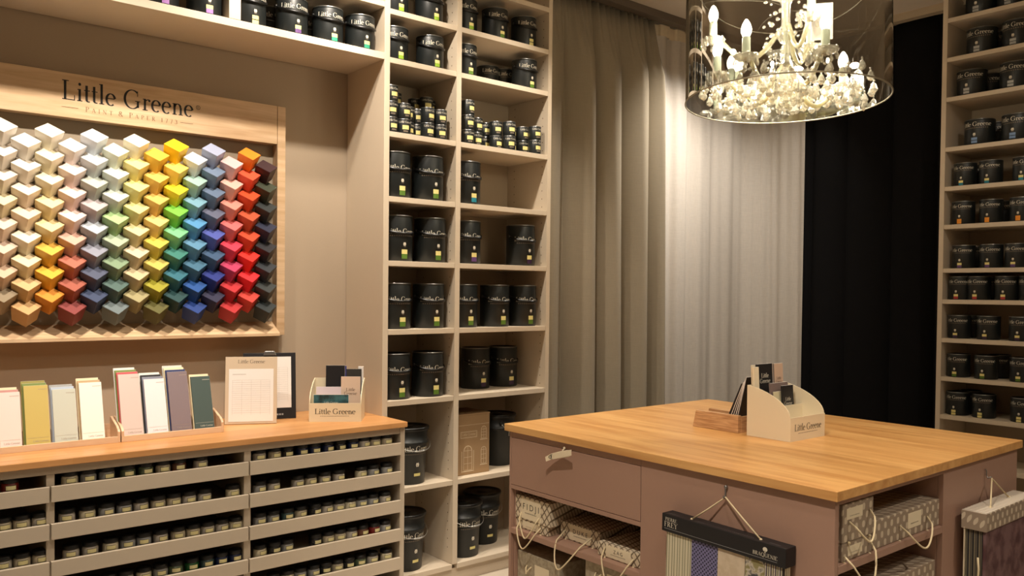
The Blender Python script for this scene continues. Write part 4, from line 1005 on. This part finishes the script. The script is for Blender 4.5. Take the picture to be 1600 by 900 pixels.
# ------------------------------------------------------------------ right-hand bookcase
def right_case():
    X = 5.20; yl = 2.233; yr = .55
    t = thing('bookcase', (5.39, 1.4, 0), 'beige wall shelving at the far right with close-set shelves of dark tins', 'bookcase')
    def B(n, a, mt=BOARD):
        m = M(); m.box(a[0]-5.39, a[1]-5.39, a[2]-1.4, a[3]-1.4, a[4], a[5], mt); return m.build(n, t, .0012)
    B('side_panel', (X, 5.585, 2.205, yl, 0, 3.33)); B('back_panel', (5.57, 5.585, yr, 2.2045, 0, 3.33), BACKP); B('side_panel', (X, 5.585, yr-.03, yr-.0005, 0, 3.33))
    Z = [3.18, 2.943, 2.704, 2.403, 2.166, 1.936, 1.672, 1.484, 1.250, 1.016, .785, .50, .2]
    for z in Z: B('shelf', (X+.001, 5.569, yr, 2.2045, z-.026, z))
    G = 'paint tins on the right-hand shelves'
    rows = [(3.18, 'wide', 'grey', [1528, 1577]), (2.943, 'wide', 'grey', [1530, 1586]), (2.704, 'wide', 'grey', [1515, 1583]), (2.403, 'wide', 'blue', [1528, 1587]),
            (2.166, 'small', 'teal', [1506, 1546, 1599]), (1.936, 'small', 'orange', [1504, 1547, 1595]), (1.672, 'small', 'purple', [1505, 1548, 1588]), (1.484, 'small', 'red', [1494, 1529, 1573, 1611]),
            (1.250, 'small', 'plum', [1498, 1545, 1596]), (1.016, 'small', 'green', [1497, 1542, 1598]), (.785, 'small', 'yellow', [1496, 1539, 1600])]
    rn = ['topmost visible', 'second', 'third', 'fourth', 'fifth', 'sixth', 'seventh', 'eighth', 'ninth', 'tenth', 'eleventh']
    for i, (z, k, st, pxs) in enumerate(rows):
        for j, px in enumerate(pxs):
            R = SPEC[k][0]; Xc = X+R+.025; h = SPEC[k][1]; v = 480-(z-1.5+h/2)*258
            y = px_at_x(px+roll(px, v), Xc); y = min(y, 2.2-R)
            sc = dict(grey='white', blue='pale blue').get(st, st)
            tin(k, st, (Xc, y, z), 'dark tin with %s sticker, %s from left on %s right-hand shelf' % (sc, ORD[j], rn[i]), G, -PI/2)
            if k == 'wide' or (i+j) % 2 == 0:
                Y2 = y-.03 if k == 'wide' else y-.02
                dup(protos[(k, st)], (Xc+2*R+.012, min(Y2, 2.2-R), z), 'shadowed dark tin behind the %s tin on the %s right-hand shelf' % (ORD[j], rn[i]), 'shadowed tins behind on the right-hand shelves', -PI/2)
right_case()

# ------------------------------------------------------------------ chandelier inside the mirrored drum shade
def chandelier():
    cx, cy, zb, R = 2.766, 1.756, 2.232, .368
    t = thing('chandelier', (cx, cy, zb), 'crystal candle chandelier inside a smoky mirrored drum shade above the island', 'chandelier')
    t.rotation_euler = (Matrix.Rotation(math.radians(-1.6), 3, Vector((math.sin(math.radians(50.5)), -math.cos(math.radians(50.5)), 0)))).to_euler()
    FILM = film('smoky_mirror_film', (.50, .49, .47, 1), .20, .012, .95); CRY = film('crystal_glass', (.97,.95,.88,1), .30, .06, .95, .22)
    ARM = film('chandelier_glass_arm', (.9,.86,.62,1), .35, .10, .95, .30)
    m = M(); m.lathe([(R, 0), (R, .62)], FILM, 96); m.build('drum_shade', t)
    m = M(); m.tube([(R*math.cos(2*PI*k/96), R*math.sin(2*PI*k/96), 0) for k in range(96)], .0028, mat('shade_trim_silver', (190,186,170), .35, metal=.6), 8, True); m.build('rim', t)
    m = M(); m.tube([(R*math.cos(2*PI*k/96), R*math.sin(2*PI*k/96), .62) for k in range(96)], .003, mat('shade_trim_silver'), 6, True)
    for k in range(3):
        a = 2*PI*k/3+.4; m.tube([(0, 0, .60), (R*math.cos(a), R*math.sin(a), .62)], .003, mat('shade_trim_silver'), 6)
    m.build('top_spider', t)
    m = M(); m.tube([(0, 0, .5), (0, 0, ZC-zb-.03)], .005, RIM, 8); m.lathe([(.05, ZC-zb-.035), (.05, ZC-zb-.012), (1e-4, ZC-zb-.012)], RIM, 24); m.build('hanging_rod', t)
    # central column of stacked glass
    prof = [(1e-4,.02),(.012,.025),(.02,.04),(.012,.055),(.03,.075),(.045,.095),(.03,.115),(.014,.125),(.018,.15),(.018,.20),(.012,.21),(.03,.235),(.04,.25),(.02,.262),(.016,.27),(.016,.36),(.025,.38),(.07,.40),(.072,.405),(.02,.392),(.012,.41),(.012,.60)]
    m = M(); m.lathe(prof, CRY, 20); m.lathe([(.009, .11), (.009, .55)], mat('candle_tube_pale_green', (190,200,180), .5), 10); m.build('glass_column', t)
    BULB = bpy.data.materials.new('bulb_glow'); BULB.use_nodes = True; b = BULB.node_tree.nodes['Principled BSDF']
    b.inputs['Emission Color'].default_value = (1, .9, .72, 1); b.inputs['Emission Strength'].default_value = 34
    CAND = mat('candle_tube_pale_green')
    lower = [(180, .25, .100), (-116, .25, .10), (-25, .25, .06), (78, .25, .09), (132, .25, .09), (30, .25, .09)]; upper = [(125, .265, .235), (5, .20, .235), (245, .16, .25)]
    facets = [(math.cos(a), math.sin(a)) for a in (0, 1, 2, 3, 4, 5)]
    def drop(m, x, y, z, s=.011, l=.03):
        m.lathe([(1e-4, z), (s*.5, z-l*.2), (s, z-l*.65), (s*.6, z-l*.9), (1e-4, z-l)], CRY, 6, x, y, False); m.ball((x, y, z+.004), .004, CRY, 6, 4)
    cl = 0; BL = []
    for deg, r, zc in lower+upper:
        a = math.radians(deg); ca, sa = math.cos(a), math.sin(a)
        arm = thing_part('arm', t); pts = []
        for k in range(17):
            q = k/16; pts.append(((.02+(r-.02)*q)*ca, (.02+(r-.02)*q)*sa, zc-.088*math.sin(PI*q*1.15)+.0+(.03*(1-q)) if True else 0))
        pts[-1] = (r*ca, r*sa, zc-.004)
        m = M(); m.tube(pts, .0085, ARM, 8); o = m.build('arm', t)
        m = M(); m.lathe([(.008, zc-.006), (.03, zc+.002), (.042, zc+.018), (.040, zc+.019), (.028, zc+.006), (.008, zc)], CRY, 16, r*ca, r*sa)
        for k in range(8):
            b2 = 2*PI*k/8; m.ball((r*ca+.042*math.cos(b2), r*sa+.042*math.sin(b2), zc+.016), .0055, CRY, 6, 4); drop(m, r*ca+.04*math.cos(b2), r*sa+.04*math.sin(b2), zc+.006, .007, .026)
        m.build('drip_cup', o)
        m = M(); m.lathe([(1e-4, zc), (.0150, zc), (.0145, zc+.080), (.012, zc+.085), (1e-4, zc+.085)], CAND, 12, r*ca, r*sa); m.build('candle_tube', o)
        m = M(); z0 = zc+.0855; m.lathe([(1e-4, z0), (.012, z0), (.018, z0+.014), (.019, z0+.026), (.014, z0+.044), (.006, z0+.058), (1e-4, z0+.062)], BULB, 12, r*ca, r*sa); m.build('bulb', o)
        BL.append((r*ca, r*sa, z0+.075))
        cl += 1
    # swags of crystal beads and big drops near the open bottom
    m = M(); rr = random.Random(3)
    for k in range(12):
        a0 = 2*PI*k/12; a1 = 2*PI*(k+1)/12
        for q in range(9):
            f = q/9; a = a0+(a1-a0)*f; m.ball((.25*math.cos(a), .25*math.sin(a), .085-.055*math.sin(PI*f)), .006, CRY, 6, 4)
    for k in range(26):
        f = k/26; a = 2*PI*f
        for rad, z in ((.06, .045), (.11, .04), (.16, .035), (.21, .03), (.26, .035), (.305, .05)):
            drop(m, rad*math.cos(a+rad*9), rad*math.sin(a+rad*9), z+rr.uniform(-.015, .035), .014, .042)
    for k in range(70):
        a = rr.uniform(0, 2*PI); rad = rr.uniform(.04, .09); m.ball((rad*math.cos(a)*(1), rad*math.sin(a), .10+.28*rr.random()), rr.uniform(.004, .010), CRY, 6, 4)
    m.build('crystal_swags', t)['kind'] = 'stuff'
    for a, rad, z in ((-2.68, .30, .02), (-1.75, .30, .02), (2.9, .31, .035), (-.65, .30, .045), (1.6, .2, .03), (-2.2, .12, .035)):
        x, y = rad*math.cos(a), rad*math.sin(a); m = M(); m.tube([(x, y, z+.06), (x, y, z-.04)], .0012, RIM, 6); drop(m, x, y, z-.035, .009, .045); m.build('crystal_pendant', t)
    # price card inside
    m = M(); u = Vector((.62, -.30, 0)).normalized(); c = Vector((.03, -.13, .27))
    vs = [c+u*du+Vector((0, 0, dz)) for du, dz in ((-.045, -.075), (.045, -.06), (.045, .075), (-.045, .06))]; nn = Vector((u.y, -u.x, 0))*.001
    m.add([v+nn for v in vs]+[v-nn for v in vs], [(0,1,2,3), (7,6,5,4), (0,4,5,1), (1,5,6,2), (2,6,7,3), (3,7,4,0)], PAPER); m.build('price_card', t)
    return [Vector((cx+x, cy+y, zb+z)) for x, y, z in BL]
def thing_part(n, t): return None
BULBS = chandelier()

# ------------------------------------------------------------------ lights
def spot(name, loc, tgt, power, size=60, blend=.6, col=(1, .80, .58), rad=.035):
    l = bpy.data.lights.new(name, 'SPOT'); l.energy = power; l.spot_size = math.radians(size); l.spot_blend = blend; l.color = col; l.shadow_soft_size = rad
    o = bpy.data.objects.new(name, l); C.objects.link(o); o.location = loc; o.rotation_euler = (Vector(tgt)-Vector(loc)).to_track_quat('-Z', 'Y').to_euler(); return o
def area(name, loc, tgt, power, sx, sy, col=(1, .84, .66)):
    l = bpy.data.lights.new(name, 'AREA'); l.energy = power; l.shape = 'RECTANGLE'; l.size = sx; l.size_y = sy; l.color = col
    o = bpy.data.objects.new(name, l); C.objects.link(o); o.location = loc; o.rotation_euler = (Vector(tgt)-Vector(loc)).to_track_quat('-Z', 'Y').to_euler(); return o
W1 = (1, .885, .75); W2 = (1, .92, .82)
spot('lamp_or_fill_spot', (.35, 2.74, 3.34), (.40, 3.76, 1.75), 190, 75, .8, W1)
spot('lamp_or_fill_spot', (1.45, 2.74, 3.34), (1.45, 3.76, 1.6), 150, 75, .8, W1)
spot('lamp_or_fill_spot', (1.75, 2.95, 3.34), (2.25, 3.5, 2.3), 95, 80, .9, W1)
spot('lamp_or_fill_spot', (2.75, 2.9, 3.34), (2.85, 3.5, 1.2), 90, 75, .9, W1)
spot('lamp_or_fill_spot', (4.15, 2.75, 3.34), (4.55, 3.68, 1.85), 112, 78, 1, W2)
spot('lamp_or_fill_spot', (4.75, 3.15, 3.34), (3.75, 3.66, 1.5), 115, 75, 1, W2)
spot('lamp_or_fill_spot', (5.0, 2.9, 3.34), (5.0, 3.7, 1.2), 60, 80, 1, W2)
spot('lamp_or_fill_spot', (3.3, 1.9, 3.34), (3.2, 2.0, .9), 70, 80, .8, W1)
spot('lamp_or_fill_spot', (.9, 1.2, 3.34), (2.38, 2.0, .55), 230, 55, .8, W1)  # unseen fill spot, added to brighten the island's long side
spot('lamp_or_fill_spot', (3.4, -.6, 3.34), (3.3, 1.3, .5), 110, 55, .8, W1)  # unseen fill spot, added to brighten the island's short end
spot('lamp_or_fill_spot', (3.6, .9, 3.34), (5.2, 1.9, 1.6), 34, 60, .8, W1)
spot('lamp_or_fill_spot', (.8, 1.9, 3.34), (1.0, 3.2, .6), 110, 60, .9, W1)  # added fill from the front, lifts the jar cabinet lips
for p in ((-.8, .3), (.6, -.8), (2.2, -1.2), (1.6, .6)): spot('lamp_or_fill_spot', (p[0], p[1], 3.34), (p[0], p[1]+.001, 0), 60, 130, 1, (1, .9, .78))  # wide unseen spots added as general room fill
for p in BULBS:
    l = bpy.data.lights.new('candle_bulb_light', 'POINT'); l.energy = 5.5; l.color = (1, .88, .66); l.shadow_soft_size = .012
    o = bpy.data.objects.new('candle_bulb_light', l); C.objects.link(o); o.location = p

w = bpy.data.worlds.new('World'); bpy.context.scene.world = w; w.use_nodes = True
w.node_tree.nodes['Background'].inputs[0].default_value = (.02, .018, .016, 1)

# ------------------------------------------------------------------ camera
yaw, pit, rol = math.radians(50.537347), math.radians(-1.072998), math.radians(-.60688)
f = Vector((math.cos(yaw)*math.cos(pit), math.sin(yaw)*math.cos(pit), math.sin(pit)))
r0 = Vector((math.sin(yaw), -math.cos(yaw), 0)); d0 = f.cross(r0)
r = r0*math.cos(rol)+d0*math.sin(rol); d = -r0*math.sin(rol)+d0*math.cos(rol)
cam = bpy.data.cameras.new('Camera'); cam.sensor_width = 36; cam.lens = 1287.5*36/1600; cam.shift_y = 30.8/1600; cam.clip_start = .05
co = bpy.data.objects.new('Camera', cam); C.objects.link(co)
mw = Matrix((r, -d, -f)).transposed().to_4x4(); mw.translation = (0, 0, 1.5); co.matrix_world = mw
bpy.context.scene.camera = co
vs = bpy.context.scene.view_settings; vs.view_transform = 'Standard'; vs.look = 'None'; vs.exposure = .10; vs.gamma = 1; vs.use_curve_mapping = False
